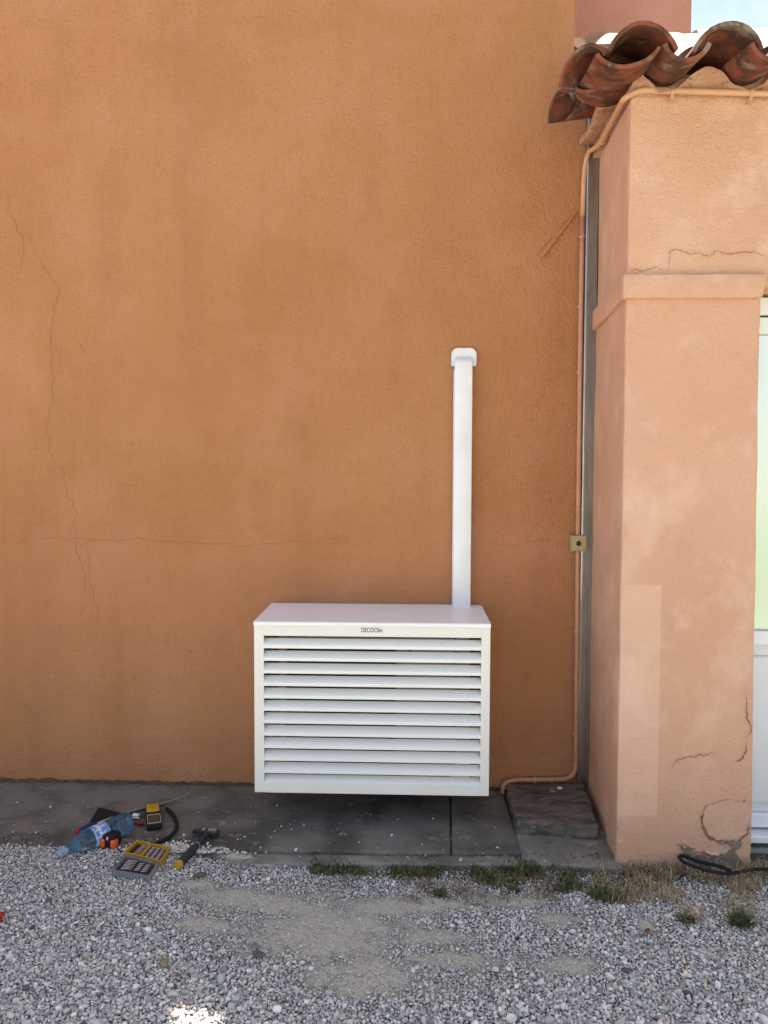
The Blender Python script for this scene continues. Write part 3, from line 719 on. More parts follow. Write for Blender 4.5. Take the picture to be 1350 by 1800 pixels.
# two washers lying on the step
for i, (px, py, m_, lb) in enumerate(((984, 1386, 'white', 'pale bottle cap lying at the back of the stone step'), (971, 1391, 'brass', 'dull brown ring lying at the back of the stone step'))):
    p = W(px, py, z=zs+.006); bm = bmesh.new(); rr = .013 if i == 0 else .012
    tube(bm, [p, p+Vector((0, 0, .006))], [rr, rr*.92], 16)
    if i == 0: tag(link('bottle_cap', bm, m_, smooth=True, sharp=40), lb, 'cap')
    else:
        bm.free(); bm = bmesh.new(); tube(bm, [p+Vector((math.cos(a)*.011, math.sin(a)*.011, .002)) for a in [2*math.pi*k/20 for k in range(21)]], .0022, 8)
        tag(link('metal_ring', bm, m_, smooth=True), lb, 'ring')

# ---------------------------------------------------------------- gravel (uncountable)
def ico(sub):
    bm = bmesh.new(); bmesh.ops.create_icosphere(bm, subdivisions=sub, radius=1)
    v = np.array([q.co[:] for q in bm.verts]); f = np.array([[w.index for w in q.verts] for q in bm.faces]); bm.free(); return v, f
def stone_variants(sub, n):
    v, f = ico(sub); out = []
    for k in range(n):
        w = v.copy()
        for _ in range(7):
            d = rng.normal(size=3); d /= np.linalg.norm(d); h = rng.uniform(.45, .85); s = w@d
            over = np.maximum(0, s-h); w = w - over[:, None]*d
        w *= 1+rng.normal(0, .03, (len(w), 1)); out.append(w)
    return np.array(out), f
def scatter(P, size, sub, tone, flat=(.45, .9)):
    "stones at P (n,3) of diameter size"
    n = len(P); V, Fc = stone_variants(sub, 24); nv = V.shape[1]; k = rng.integers(0, 24, n)
    q = rng.normal(size=(n, 4)); q[:, 0] += 1.2; q[:, 1:3] *= .45; q /= np.linalg.norm(q, axis=1)[:, None]
    w, x, y, z = q.T
    Rm = np.stack([1-2*(y*y+z*z), 2*(x*y-z*w), 2*(x*z+y*w), 2*(x*y+z*w), 1-2*(x*x+z*z), 2*(y*z-x*w), 2*(x*z-y*w), 2*(y*z+x*w), 1-2*(x*x+y*y)], 1).reshape(-1, 3, 3)
    sc = np.stack([rng.uniform(.9, 1.35, n), rng.uniform(.65, 1.0, n), rng.uniform(*flat, n)], 1)*(size/2)[:, None]
    A = V[k]*sc[:, None, :]; A = np.einsum('nij,nvj->nvi', Rm, A) + P[:, None, :]
    Fa = (Fc[None]+np.arange(n)[:, None, None]*nv).reshape(-1, 3)
    return A.reshape(-1, 3), Fa, np.repeat(tone, nv, 0)
def tmesh(name, chunks, m):
    vs, fs, ts, off = [], [], [], 0
    for v, f, t in chunks: vs.append(v); fs.append(f+off); ts.append(t); off += len(v)
    v = np.concatenate(vs); f = np.concatenate(fs); t = np.concatenate(ts)
    me = bpy.data.meshes.new(name); me.vertices.add(len(v)); me.vertices.foreach_set('co', v.astype(np.float32).ravel())
    me.loops.add(f.size); me.loops.foreach_set('vertex_index', f.astype(np.int32).ravel())
    me.polygons.add(len(f)); me.polygons.foreach_set('loop_start', np.arange(0, f.size, 3, dtype=np.int32)); me.polygons.foreach_set('loop_total', np.full(len(f), 3, np.int32))
    me.polygons.foreach_set('use_smooth', np.ones(len(f), bool)); me.update(calc_edges=True)
    ca = me.color_attributes.new('tone', 'FLOAT_COLOR', 'POINT'); ca.data.foreach_set('color', np.concatenate([t, np.ones((len(t), 1))], 1).astype(np.float32).ravel())
    me.materials.append(M[m]); me.validate(); o = bpy.data.objects.new(name, me); COL.objects.link(o); return o
def tones(n, dustv=None):
    g = np.clip(rng.normal(.58, .18, n), .10, .9); w = rng.random(n)
    c = np.stack([g*1.02, g*.97, g*.90], 1)
    warm = w < .10; c[warm] *= np.array([1.08, .93, .78])
    cool = w > .6; c[cool] *= np.array([.96, .99, 1.03])
    wt = rng.random(n) < .05; c[wt] = c[wt]*.4+.45
    if dustv is not None: c = c*(1-.6*dustv[:, None]) + np.array([[.52, .49, .42]])*.6*dustv[:, None]
    return c
def frontedge(x):     # front edge of the paving (stones lie in front of it)
    return np.interp(x, [-3.5, -1.7, -1.25, -.95, -.7, .45, .86, 1.0, 3], [yj-.01, yj-.015, yj-.03, yj-.06, yj-.12, yb+.005, yb-.01, YP-.02, YP-.02])
chunks = []
def layer(x0, x1, y0, y1, dens, mean, sub, zoff, keepdust=.82):
    n = int((x1-x0)*(y1-y0)*dens); s = math.sqrt(1/dens)
    X, Y = np.meshgrid(np.arange(x0, x1, s), np.arange(y0, y1, s)); X = X.ravel(); Y = Y.ravel()
    X = X+rng.uniform(-.5, .5, X.size)*s; Y = Y+rng.uniform(-.5, .5, Y.size)*s
    k = Y < frontedge(X) + rng.normal(0, .012, X.size); X, Y = X[k], Y[k]; D = dust(X, Y)
    veg = np.clip((X-(-.35))/.3, 0, 1)*np.clip((Y-(yb-.12))/.08, 0, 1)*.55*(1+(X > .8)*.5)
    k = rng.random(X.size) > D*keepdust+veg; X, Y, D = X[k], Y[k], D[k]; n = X.size
    sz = np.clip(mean*np.exp(rng.normal(0, .30, n)), .004, .032)*(1-.35*D)
    sz *= .85+.4*np.clip((-Y-.7)/1.1, 0, 1)
    Z = gh(X, Y)+D*.0075+sz*rng.uniform(.0, .38, n)+zoff*(1-D)
    chunks.append(scatter(np.stack([X, Y, Z], 1), sz, sub, tones(n, D*.9)))
layer(-1.95, 1.75, -1.95, -.55, 15500, .0088, 1, .000, .7)
layer(-1.95, 1.75, -1.95, -.55, 7500, .0103, 1, .003, .85)
layer(-1.95, 1.75, -1.95, -.55, 7000, .0055, 1, .001, -.6)
layer(-1.95, 1.75, -2.05, -1.1, 260, .016, 2, .005, .7)
layer(-2.9, -1.95, -3.2, -.55, 5000, .016, 1, .004); layer(1.75, 2.9, -3.2, -.7, 5000, .016, 1, .004); layer(-1.95, 1.75, -3.2, -1.95, 5000, .016, 1, .004)
# strays on the slabs
n = 190; X = rng.uniform(-2.2, .8, n); t_ = rng.random(n)**.55; Y = -.03 + (yb+.03)*t_
Z = np.full(n, SZ+.002); sz = np.clip(.008*np.exp(rng.normal(0, .4, n)), .003, .02)
k = ~((X > .45) & (Y > -.45)); chunks.append(scatter(np.stack([X, Y, Z], 1)[k], sz[k], 1, tones(n)[k]*.85))
# denser gravel spilt on the slab where hammer and bit case lie
n = 900; X = rng.normal(-1.02, .13, n); Y = yj + np.abs(rng.normal(0, .035, n))*np.clip(1.3-np.abs(X+1.02)*3, .2, 1.3) - .05
Z = np.full(n, SZ+.004); sz = np.clip(.012*np.exp(rng.normal(0, .3, n)), .004, .022); k = X > -1.9
chunks.append(scatter(np.stack([X, Y, Z], 1)[k], sz[k], 1, tones(n)[k]))
tag(tmesh('gravel', chunks, 'gravel'), 'pale grey gravel spread over the yard in front of the slabs', 'gravel', kind='stuff')

# ---------------------------------------------------------------- grass and weeds
def blades(P, ln, wd, tone, lean=.6, segs=4, curl=.5):
    n = len(P); az = rng.uniform(0, 2*math.pi, n); le = np.abs(rng.normal(0, lean, n))+.1; cu = rng.normal(curl, .3, n)
    d = np.stack([np.cos(az), np.sin(az)], 1); s = np.stack([-np.sin(az), np.cos(az)], 1); V = []; 
    pos = P.copy(); ang = le.copy()
    for j in range(segs+1):
        f = j/segs; w = wd*(1-f**1.6)*(.6+.8*min(1, f*3)) if j < segs else wd*0+.0002
        a = pos.copy(); a[:, :2] -= s*w[:, None]/2; b = pos.copy(); b[:, :2] += s*w[:, None]/2; V += [a, b]
        st = ln/segs; pos = pos.copy(); pos[:, :2] += d*(np.sin(ang)*st)[:, None]; pos[:, 2] += np.cos(ang)*st; ang = np.minimum(ang+cu/segs*1.6, 2.2)
    A = np.stack(V, 1); nv = A.shape[1]; f = []
    for j in range(segs): f += [[2*j, 2*j+1, 2*j+3], [2*j, 2*j+3, 2*j+2]]
    F_ = (np.array(f)[None]+np.arange(n)[:, None, None]*nv).reshape(-1, 3)
    return A.reshape(-1, 3), F_, np.repeat(tone, nv, 0)
def gtone(n, kind):
    r = rng.random(n)[:, None]
    if kind == 'dry': return np.array([[.20, .135, .065]])*(1-r)+np.array([[.58, .46, .28]])*r
    if kind == 'brown': return np.array([[.13, .075, .035]])*(1-r)+np.array([[.26, .17, .08]])*r
    if kind == 'green': return np.array([[.045, .062, .024]])*(1-r)+np.array([[.12, .145, .06]])*r
    return np.array([[.075, .085, .03]])*(1-r)+np.array([[.16, .17, .07]])*r
def region(n, px0, px1, py0, py1, p=1):
    q = np.array([W(rng.uniform(px0, px1), py0+(py1-py0)*rng.random()**p, z=GZ+.005)[:] for _ in range(n)]); q[:, 2] = gh(q[:, 0], q[:, 1])+.010; return q
def clumpy(P, s, thr, seed):
    k = fbm(P[:, 0], P[:, 1], s, seed) + rng.normal(0, .05, len(P)) > thr; return P[k]
def bl(P, l0, l1, w0, w1, kind, **k):
    n = len(P); return blades(P, rng.uniform(l0, l1, n), rng.uniform(w0, w1, n), gtone(n, kind), **k)
P1 = clumpy(region(4600, 1040, 1360, 1528, 1590, 1.3), 14, .53, 3); P2 = clumpy(region(2600, 1200, 1400, 1540, 1630, 1.2), 14, .54, 4)
P3 = region(500, 1100, 1240, 1500, 1545); P4 = clumpy(region(3500, 700, 1120, 1512, 1590, 1.5), 13, .50, 8)
tag(tmesh('dry_grass', [bl(P1, .02, .055, .0015, .003, 'dry', lean=1.1), bl(P2, .02, .065, .0015, .003, 'dry', lean=1.1), bl(P3, .02, .055, .0015, .0025, 'brown', lean=.9), bl(P4, .015, .045, .0015, .003, 'brown', lean=1.0), bl(clumpy(region(900, 1040, 1360, 1525, 1590), 14, .5, 6), .015, .04, .0015, .0028, 'mid', lean=.8)], 'leaf'), 'straw-coloured dry grass at the foot of the pillar', 'grass', kind='stuff')
G1 = clumpy(region(6500, 545, 880, 1506, 1540, 1.6), 16, .50, 12); G2 = clumpy(region(3600, 840, 1060, 1508, 1572, 1.2), 13, .56, 13)
tag(tmesh('weeds', [bl(G1, .008, .024, .004, .009, 'green', lean=1.2, curl=.2), bl(G2, .010, .028, .004, .010, 'green', lean=1.2, curl=.2), bl(clumpy(region(2600, 545, 1060, 1508, 1556), 13, .47, 2), .01, .03, .0015, .003, 'mid', lean=.9)], 'leaf'), 'low green weeds creeping along the front edge of the paving', 'weeds', kind='stuff')
def tuft(px, py, rad, n, l0, l1, label, kinds=('green', 'mid'), w=(.003, .007), lean=.8):
    c = W(px, py, z=GZ+.005); c.z = float(gh(np.array([c.x]), np.array([c.y]))[0])+.008; ch_ = []
    for kd in kinds:
        a = rng.uniform(0, 2*math.pi, n); r = rad*np.sqrt(rng.random(n)); P = np.stack([r*np.cos(a), r*np.sin(a)*.8, np.zeros(n)], 1)
        ch_.append(bl(P, l0, l1, w[0], w[1], kd, lean=lean, curl=.4))
    o = tmesh('weed_tuft', ch_, 'leaf'); o.location = c; return tag(o, label, 'weed', 'weed tufts growing in the gravel')
tuft(775, 1572, .022, 60, .015, .035, 'small dark green weed alone in the gravel in front of the short slab')
tuft(930, 1532, .05, 130, .02, .045, 'leafy green weed against the paving edge in front of the stone step', w=(.005, .009))
tuft(1062, 1578, .055, 130, .02, .05, 'bushy dark green weed in front of the pillar left corner', w=(.003, .007))
tuft(1300, 1630, .035, 110, .03, .065, 'spiky green weed standing alone at the far right of the gravel', w=(.003, .005), lean=.6)
tuft(1208, 1622, .030, 55, .015, .035, 'sparse flat weed in the gravel between the brown leaf and the spiky weed', w=(.003, .005), lean=1.1)
tuft(988, 1566, .03, 55, .015, .03, 'sprawling weed just left of the bushy dark green one', w=(.004, .007), lean=1.1)
# stalks climbing the pillar foot
tuft(1135, 1518, .03, 40, .03, .075, 'thin withered stalks leaning on the pillar foot', kinds=('brown', 'mid'), w=(.0015, .0035), lean=.35)

# fallen leaves and bigger stones
def leaf(px, py, s, ang, label, m_='brownleaf', z=GZ+.022):
    bm = bmesh.new(); pr = [(-1, 0), (-.6, .35), (0, .5), (.6, .32), (1.05, 0), (.6, -.36), (0, -.48), (-.6, -.33)]
    c = W(px, py, z=z); c.z = float(gh(np.array([c.x]), np.array([c.y]))[0])+.018
    V = [bm.verts.new((x*s, y*s, .12*s*(abs(y)*2+x*x))) for x, y in pr]; m0 = bm.verts.new((0, 0, .0))
    for i in range(8): bm.faces.new((V[i], V[(i+1) % 8], m0))
    r = bmesh.ops.extrude_face_region(bm, geom=bm.faces[:]); 
    for v in r['geom']:
        if isinstance(v, bmesh.types.BMVert): v.co.z += .0008
    xform(bm, Matrix.Rotation(R(ang), 4, 'Z')); o = link('fallen_leaf', bm, m_, smooth=True); o.location = c; return tag(o, label, 'leaf', 'fallen leaves')
leaf(1138, 1636, .020, 60, 'large brown leaf lying in gravel between the pillar and the bottom edge')
leaf(700, 1560, .009, 70, 'small curled brown leaf in front of the weeds below the cream cover')
leaf(1010, 1607, .010, 130, 'small brown leaf in the gravel below the bushy weed')
leaf(313, 1726, .011, 20, 'small reddish brown leaf in the gravel at lower left')
def rock(px, py, s, label, tone, sq=(1.2, .8, .5)):
    c = W(px, py, z=GZ+.02); c.z = float(gh(np.array([c.x]), np.array([c.y]))[0])+s*.25
    bm = bmesh.new(); bmesh.ops.create_icosphere(bm, subdivisions=3, radius=1)
    for v in bm.verts:
        v.co += nz3(v.co, 1.1, .35, px); v.co = Vector((v.co.x*s/2*sq[0], v.co.y*s/2*sq[1], v.co.z*s/2*sq[2]))
    xform(bm, Matrix.Rotation(px, 4, 'Z')); o = link('stone', bm, mat('stone tone', tone, .9, col2=tuple(t*.6 for t in tone), vscale=50, bumps=(('n', 150, .002, .6),)), smooth=True, sharp=40)
    o.location = c; return tag(o, label, 'stone', 'bigger stones lying in the gravel')
rock(352, 1546, .045, 'flat brownish grey stone in the gravel in front of the hammer', (.14, .12, .08), (1.3, .7, .35))
rock(288, 1702, .036, 'tan stone, the biggest in the gravel at lower left', (.33, .26, .17))
rock(455, 1676, .040, 'dark grey oval stone half sunk in the dusty patch', (.15, .145, .14), (1.2, .8, .4))
rock(448, 1662, .030, 'grey-green stone just behind the dark oval stone in the dust', (.24, .24, .2))

# ---------------------------------------------------------------- tools on the slab
TZ = SZ+.004
# bottle
a = W(110, 1503, z=TZ+.02); b = W(227, 1444, z=TZ+.045)
ax = (b-a); Lb = ax.length; a = Vector((a.x, a.y, TZ+.034)); b = Vector((b.x, b.y, TZ+.044))
bt = thing('water_bottle', a, 'clear blue plastic water bottle lying on its side on the left of the slab', 'bottle')
mtx = aim(a, b); Rb = .046; prof = [(.0, .0145), (.02, .0145), (.022, .017), (.026, .017), (.028, .0145), (.036, .016), (.055, .027), (.085, .040), (.105, Rb)]
x = .115
while x < Lb-.03:
    prof += [(x, Rb), (x+.008, Rb), (x+.0115, Rb-.0055), (x+.015, Rb)] if not (.125 < x < .185) else [(x, Rb-.001), (x+.012, Rb-.001)]
    x += .019
prof += [(Lb-.012, Rb), (Lb-.003, Rb-.006), (Lb, Rb-.014), (Lb-.008, .015), (Lb-.006, .0)]
part('bottle_body', xform(lathe(prof, 32), mtx), 'pet', bt, smooth=True)
capm = bmesh.new(); tube(capm, [(-.012, 0, 0), (.010, 0, 0)], .0175, 20); 
part('cap', xform(capm, mtx), 'petcap', bt, smooth=True, sharp=40)
lm = bmesh.new(); rr = Rb+.0006; s0, s1 = .125, .195
rings = [[lm.verts.new((x, rr*math.cos(R(k)), rr*math.sin(R(k)))) for k in range(-30, 211, 10)] for x in (s0, s0+.02, s0+.035, s1)]
for a_, b_ in zip(rings, rings[1:]):
    for k in range(len(a_)-1): lm.faces.new((a_[k], a_[k+1], b_[k+1], b_[k]))
M['label'] = mat('label film', (.10, .22, .50), .4, col2=(.45, .55, .72), vscale=55, lo=.48, hi=.54)
lbp = part('label_band', xform(lm, mtx), 'label', bt, smooth=True)
lm = bmesh.new()
for i, (x, k0, k1, w) in enumerate(((s0+.022, 60, 74, .010), (s0+.022, 80, 90, .010), (s0+.022, 96, 112, .010), (s0+.022, 118, 130, .010), (s0+.022, 136, 150, .010), (s0+.05, 70, 95, .012), (s0+.052, 105, 140, .008))):
    q = [lm.verts.new((xx, (rr+.0006)*math.cos(R(k)), (rr+.0006)*math.sin(R(k)))) for xx, k in ((x, k0), (x+w, k0), (x+w, k1), (x, k1))]; lm.faces.new(q)
part('label_print', xform(lm, mtx), 'white', lbp)
# water left in it lies along the bottom
# black tablet pouch behind
p0 = W(172, 1424, z=TZ); p1 = W(206, 1428, z=TZ); p2 = W(150, 1462, z=TZ); 
bm = bmesh.new(); Q = [W(173, 1423, z=TZ), W(216, 1434, z=TZ), W(192, 1462, z=TZ), W(150, 1462, z=TZ)]
T = [bm.verts.new(q+Vector((0, 0, .014))) for q in Q]; D = [bm.verts.new(q) for q in Q]; bm.faces.new(T); bm.faces.new(D)
for i in range(4): bm.faces.new((T[i], T[(i+1) % 4], D[(i+1) % 4], D[i]))
bmesh.ops.bevel(bm, geom=bm.edges[:], offset=.004, segments=3, affect='EDGES')
tag(link('pouch', bm, 'blackmatt', smooth=True, sharp=40), 'flat black pouch lying behind the clear bottle', 'pouch')
# blue and red screwdriver handle
q0, q1 = W(139, 1461, z=TZ+.014), W(160, 1452, z=TZ+.014)
sd_ = thing('screwdriver', q0, 'screwdriver with fat navy handle and red tip behind the clear bottle', 'screwdriver')
m_ = aim(q0, q1)
hp = lathe([(0, .001), (0, .010), (.008, .0135), (.03, .015), (.06, .0135), (.085, .009), (.09, .001)], 16); part('handle', xform(hp, m_), 'blue', sd_, smooth=True)
hp = lathe([(-.010, .001), (-.010, .009), (-.001, .0115), (-.0005, .001)], 16); part('handle_tip', xform(hp, m_), 'red', sd_, smooth=True)
hp = lathe([(.091, .001), (.091, .003), (.17, .003), (.172, .001)], 10); part('shaft', xform(hp, m_), 'steel', sd_, smooth=True)
# tape measure like tool with two orange pads
c = W(194, 1490, z=TZ); tm = thing('laser_level', c, 'small black tool with two orange side pads in front of the bottle', 'tool')
mm = Matrix.Translation(c) @ Matrix.Rotation(R(-12), 4, 'Z')
part('body', xform(B(-.030, .030, -.018, .040, .004, .060, bev=.010, seg=3), mm), 'blackmatt', tm, smooth=True, sharp=50)
for sx in (-1, 1): part('orange_pad', xform(B(sx*.024-.010, sx*.024+.010, -.027, .010, .006, .043, bev=.008, seg=3), mm), 'orange', tm, smooth=True, sharp=50)
part('sticker', xform(B(-.006, .004, -.0195, -.0175, .040, .056), mm), 'red', tm)
part('sticker_print', xform(B(-.0045, .0025, -.0205, -.0196, .043, .053), mm), 'white', tm)
tg = part('wrist_strap', tube(bmesh.new(), smoothpath([mm @ Vector((.03, 0, .012)), mm @ Vector((.045, -.012, .006)), mm @ Vector((.07, -.03, .006))], 5), .003, 8), 'black', tm, smooth=True)
# multimeter
a = W(272, 1460, z=TZ); b = W(268, 1422, z=TZ)
mt = thing('multimeter', a, 'black and yellow multimeter lying between the bottle and the curved hose', 'multimeter')
mm = aim(Vector((a.x, a.y, TZ)), Vector((b.x, b.y, TZ))); Lm = (Vector((b.x, b.y, 0))-Vector((a.x, a.y, 0))).length
part('case', xform(B(0, Lm, -.032, .032, 0, .026, bev=.009, seg=3), mm), 'blackmatt', mt, smooth=True, sharp=50)
part('yellow_head', xform(B(Lm*.60, Lm*.985, -.029, .029, .004, .030, bev=.007, seg=2), mm), 'yellow', mt, smooth=True, sharp=50)
bm = bmesh.new(); 
for q in ((.06*Lm, .09*Lm, -.029, .029), (.44*Lm, .47*Lm, -.029, .029)): box(bm, q[0], q[1], q[2], q[3], .0265, .0285)
for sy in (-1, 1): box(bm, .09*Lm, .44*Lm, sy*.0275-.0015, sy*.0275+.0015, .0265, .0285)
part('rim', xform(bm, mm), mat('pale yellow rim', (.42, .35, .16), .5), mt)
part('screen', xform(B(.12*Lm, .40*Lm, -.022, .022, .0262, .0275), mm), 'screen', mt)
bm = bmesh.new(); tube(bm, [(.78*Lm, 0, .029), (.78*Lm, 0, .034)], .010, 16); part('dial', xform(bm, mm), mat('amber dial', (.45, .22, .02), .4), mt, smooth=True, sharp=40)
# hose
hs = smoothpath([W(293, 1421, z=TZ+.008), W(305, 1433, z=TZ+.008), W(311, 1450, z=TZ+.008), W(305, 1464, z=TZ+.008), W(292, 1475, z=TZ+.008), W(276, 1482, z=TZ+.008), W(262, 1486, z=TZ+.008)], 8)
tag(link('rubber_hose', tube(bmesh.new(), hs, .0085, 12), 'blackmatt', smooth=True), 'short black rubber hose curling from the yellow bit case to the multimeter', 'hose')
# wires
wr = smoothpath([W(222, 1428, z=TZ+.006), W(250, 1420, z=TZ+.006), W(280, 1413, z=TZ+.012), W(305, 1406, z=TZ+.012), W(328, 1398, z=TZ+.004)], 8)
tag(link('earth_wire', tube(bmesh.new(), wr, .0022, 8), 'wire', smooth=True), 'thin green and yellow wire stretched behind the multimeter', 'wire')
wr = smoothpath([W(228, 1429, z=TZ+.004), W(248, 1424, z=TZ+.004), W(270, 1418, z=TZ+.004), W(290, 1415, z=TZ+.004)], 8)
tag(link('blue_cable', tube(bmesh.new(), wr, .0036, 8), 'blue', smooth=True), 'short navy cable beside the green and yellow wire', 'cable')
# pliers
a = W(229, 1441, z=TZ+.007); b = W(252, 1449, z=TZ+.007); pl = thing('pliers', a, 'pliers with dark red handles poking out from the bottle base', 'pliers')
part('handle', tube(bmesh.new(), smoothpath([a, (a+b)/2+Vector((0, -.004, 0)), b], 5), [.005]+[.0075]*9+[.006], 10), 'darkred', pl, smooth=True)
a2, b2 = W(226, 1437, z=TZ+.008), W(246, 1438, z=TZ+.008)
part('jaw', tube(bmesh.new(), [a2, b2], .0045, 8), 'steel', pl, smooth=True)
a2, b2 = W(224, 1434, z=TZ+.008), W(262, 1434, z=TZ+.008)
tag(link('metal_rod', tube(bmesh.new(), [a2, b2], .003, 8), 'steeld', smooth=True), 'thin dark metal rod between the pliers and the multimeter', 'rod')
bm = bmesh.new(); c = W(239, 1432, z=TZ+.01); box(bm, c.x-.016, c.x+.018, c.y-.010, c.y+.010, c.z-.003, c.z+.003)
for v in bm.verts: v.co += nz3(v.co, 40, .008, 2)
tag(link('torn_wrapper', bm, 'white'), 'small white torn wrapper between bottle base and multimeter', 'wrapper')
# bit case
def tray(name, Q, h, m1, parent, wall=.004, mfloor='black'):
    Q = [Vector((q.x, q.y, q.z)) for q in Q]; c = sum(Q, Vector())/4; bm = bmesh.new()
    inn = [c+(q-c)*(1-wall/(q-c).length*1.6) for q in Q]; up = Vector((0, 0, h))
    O = [bm.verts.new(q) for q in Q]; OT = [bm.verts.new(q+up) for q in Q]; IT = [bm.verts.new(q+up) for q in inn]; IB = [bm.verts.new(q+Vector((0, 0, .004))) for q in inn]
    for i in range(4):
        j = (i+1) % 4; bm.faces.new((O[i], O[j], OT[j], OT[i])); bm.faces.new((OT[i], OT[j], IT[j], IT[i])); bm.faces.new((IT[i], IT[j], IB[j], IB[i]))
    bm.faces.new(O); return part(name, bm, m1, parent), inn
zy = TZ+.012
Y_ = [W(218, 1508, z=zy-.01), W(283, 1524, z=zy-.01), W(299, 1499, z=zy-.01), W(241, 1487, z=zy-.01)]   # fl, fr, br, bl
bc = thing('bit_case', Y_[0], 'open yellow and clear case of screwdriver bits lying on the gravel edge', 'bit case')
ty, inn = tray('yellow_tray', Y_, .026, 'yellow', bc)
def quadpt(Q, u, v, h): return (Q[0]*(1-u)+Q[1]*u)*(1-v)+(Q[3]*(1-u)+Q[2]*u)*v+Vector((0, 0, h))
def insert(Q, u0, u1, v0, v1, h0, h1, m_, parent, name):
    bm = bmesh.new(); D = [bm.verts.new(quadpt(Q, u, v, h0)) for u, v in ((u0, v0), (u1, v0), (u1, v1), (u0, v1))]; T = [bm.verts.new(v.co+Vector((0, 0, h1-h0))) for v in D]
    bm.faces.new(D); bm.faces.new(T)
    for i in range(4): bm.faces.new((D[i], D[(i+1) % 4], T[(i+1) % 4], T[i]))
    return part(name, bm, m_, parent)
insert(inn, .03, .40, .06, .94, .005, .014, 'black', ty, 'foam_insert'); insert(inn, .47, .97, .06, .94, .005, .014, 'black', ty, 'foam_insert')
insert(inn, .41, .46, .03, .97, .005, .022, 'yellow', ty, 'divider')
def bits(Q, u0, u1, v0, v1, rows, cols, h, parent, length=.8, slant=.25):
    for r in range(rows):
        for c in range(cols):
            u = u0+(u1-u0)*(c+.15)/cols; v = v0+(v1-v0)*(r+.5)/rows; du = (u1-u0)/cols*length
            A = quadpt(Q, u, v-slant*(v1-v0)/rows, h); D = quadpt(Q, u+du, v+slant*(v1-v0)/rows, h)
            part('driver_bit', tube(bmesh.new(), [A, A*.35+D*.65, A*.34+D*.66, D], [.0022, .0022, .0014, .0013], 6), 'steel', parent)
bits(inn, .16, .38, .1, .9, 6, 1, .018, bc, .9, .3); bits(inn, .50, .95, .08, .92, 7, 3, .018, bc, .7, .45)
Lq = [W(197, 1540, z=GZ+.036), W(262, 1551, z=GZ+.036), W(279, 1528, z=GZ+.036), W(220, 1513, z=GZ+.036)]
tl, inn2 = tray('clear_lid', Lq, .026, 'lid', bc)
insert(inn2, .06, .94, .12, .90, .004, .018, 'black', tl, 'foam_insert')
bits(inn2, .10, .42, .16, .86, 7, 1, .022, bc, .9, .4); bits(inn2, .5, .9, .2, .82, 5, 2, .022, bc, .7, .3)
bm = bmesh.new()
for k in range(14):
    A = quadpt(Lq, k/13, -.005, .002); box(bm, A.x-.0008, A.x+.0008, A.y-.0008, A.y+.0008, A.z, A.z+.024)
part('lid_ribs', bm, mat('grey clear rib', (.35, .36, .38), .3), tl)
# hammer
ha = W(311, 1523, z=TZ+.015); hb = W(366, 1464, z=TZ+.020)
hm = thing('hammer', ha, 'hammer with charcoal handle, yellow butt and dark square head', 'hammer')
Lh = (hb-ha).length; mm = aim(ha, hb)
part('handle', xform(tube(bmesh.new(), [(.022, 0, 0), (.03, 0, 0), (.10, 0, 0), (.13, 0, 0), (.165, 0, 0), (Lh*.66, 0, 0), (Lh, 0, 0)], [.014, .0165, .0155, .0165, .0125, .011, .0115], 14, 1.15), mm), 'grip', hm, smooth=True, sharp=50)
part('butt', xform(lathe([(0, .001), (0, .0155), (.003, .0175), (.021, .0172), (.0215, .001)], 18), mm), 'yellow', hm, smooth=True, sharp=40)
part('collar', xform(lathe([(Lh*.60, .0117), (Lh*.60, .0145), (Lh*.625, .0145), (Lh*.625, .0117)], 14), mm), mat('dull gold ring', (.24, .20, .12), .5), hm, smooth=True, sharp=40)
h0, h1 = W(338, 1461, z=TZ+.020), W(384, 1465, z=TZ+.020); mh = aim(h0, h1); Ln = (h1-h0).length
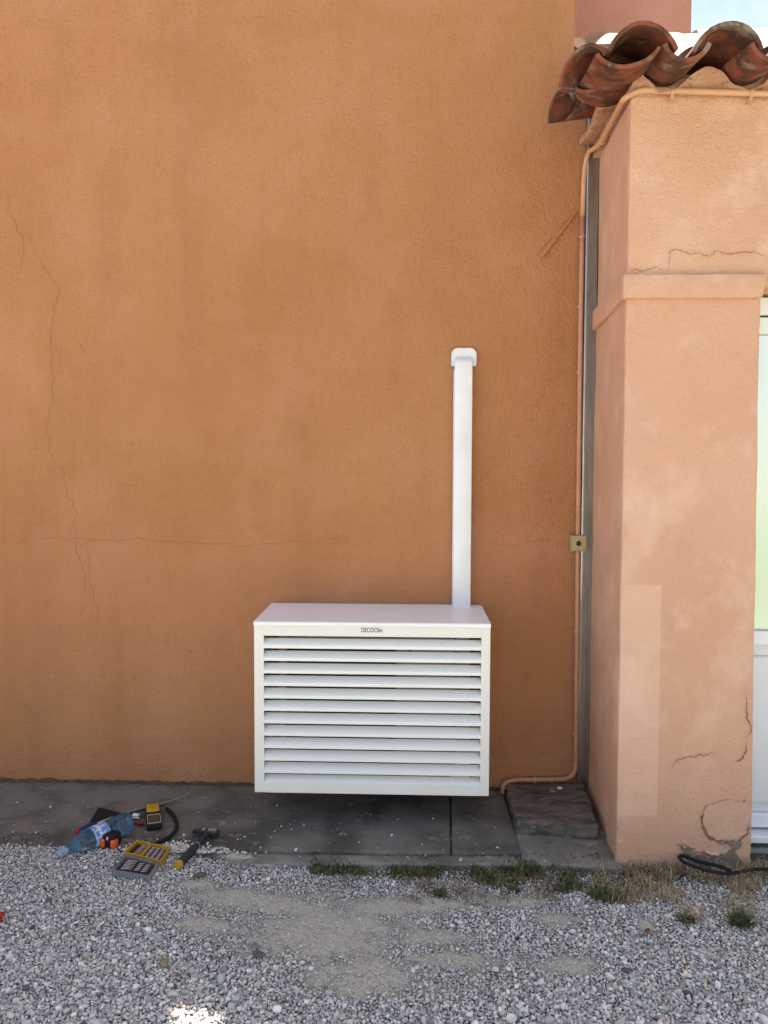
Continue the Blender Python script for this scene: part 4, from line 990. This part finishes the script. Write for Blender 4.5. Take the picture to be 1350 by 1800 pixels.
bm = bmesh.new(); box(bm, Ln*.52, Ln, -.014, .014, -.014, .014, bev=.003, seg=2); box(bm, Ln*.30, Ln*.517, -.012, .012, -.012, .012, bev=.002)
prism(bm, [(-.010, -.012), (.012, -.012), (.012, .010), (-.010, .010)], 0, Ln*.02, Ln*.297)
for v in bm.verts:
    if v.co.x < Ln*.1: v.co.z *= .35
part('head', xform(bm, mh), 'steeld', hm, smooth=True, sharp=35)
bm = bmesh.new()
for (u0, u1) in ((.38, .50), (.60, .92)):
    box(bm, Ln*u0, Ln*u1, -.0085, -.0065, .0142, .0148); box(bm, Ln*u0, Ln*u1, .0065, .0085, .0142, .0148)
    nlt = 4 if u0 > .5 else 2
    for k in range(nlt): xx = Ln*(u0+(u1-u0)*(k+.25)/nlt); box(bm, xx, xx+.0035, -.005, .005, .0142, .0148)
part('head_marking', xform(bm, mh), 'greytext', hm)

# black strap / cable at right
kp = [W(1358, 1529, y=-.80), W(1330, 1528, z=GZ+.055), W(1300, 1533, z=GZ+.055), W(1270, 1535, z=GZ+.055), W(1235, 1528, z=GZ+.065), W(1205, 1517, z=GZ+.07), W(1194, 1507, z=GZ+.062), W(1203, 1505, z=GZ+.07), W(1230, 1515, z=GZ+.055), W(1262, 1522, z=GZ+.06), W(1285, 1531, z=GZ+.0555)]
kp = [W(1400, 1527, z=GZ+.05), kp[1]]+kp[2:]
tag(link('black_cable', tube(bmesh.new(), smoothpath(kp, 8), .0075, 10, .8), 'blackmatt', smooth=True), 'black rubber cable bent back in a loop at the pillar foot', 'cable')
# red thing cut by the left edge
a = W(-22, 1612, z=GZ+.03); rc = thing('red_tool_box', a, 'red plastic box cut off by the left edge of the picture', 'box')
c = W(-24, 1666, z=GZ+.005)
bm = B(-.20, .006, -.0, .10, .0, .055, bev=.008, seg=3); part('box_body', xform(bm, Matrix.Translation(c)), 'red', rc, smooth=True, sharp=50)
bm = B(-.20, .012, -.006, .106, .0555, .064, bev=.003, seg=2); part('box_rim', xform(bm, Matrix.Translation(c)), 'red', rc, smooth=True, sharp=50)
for o in bpy.data.objects:
    if '_l' in o: del o['_l']
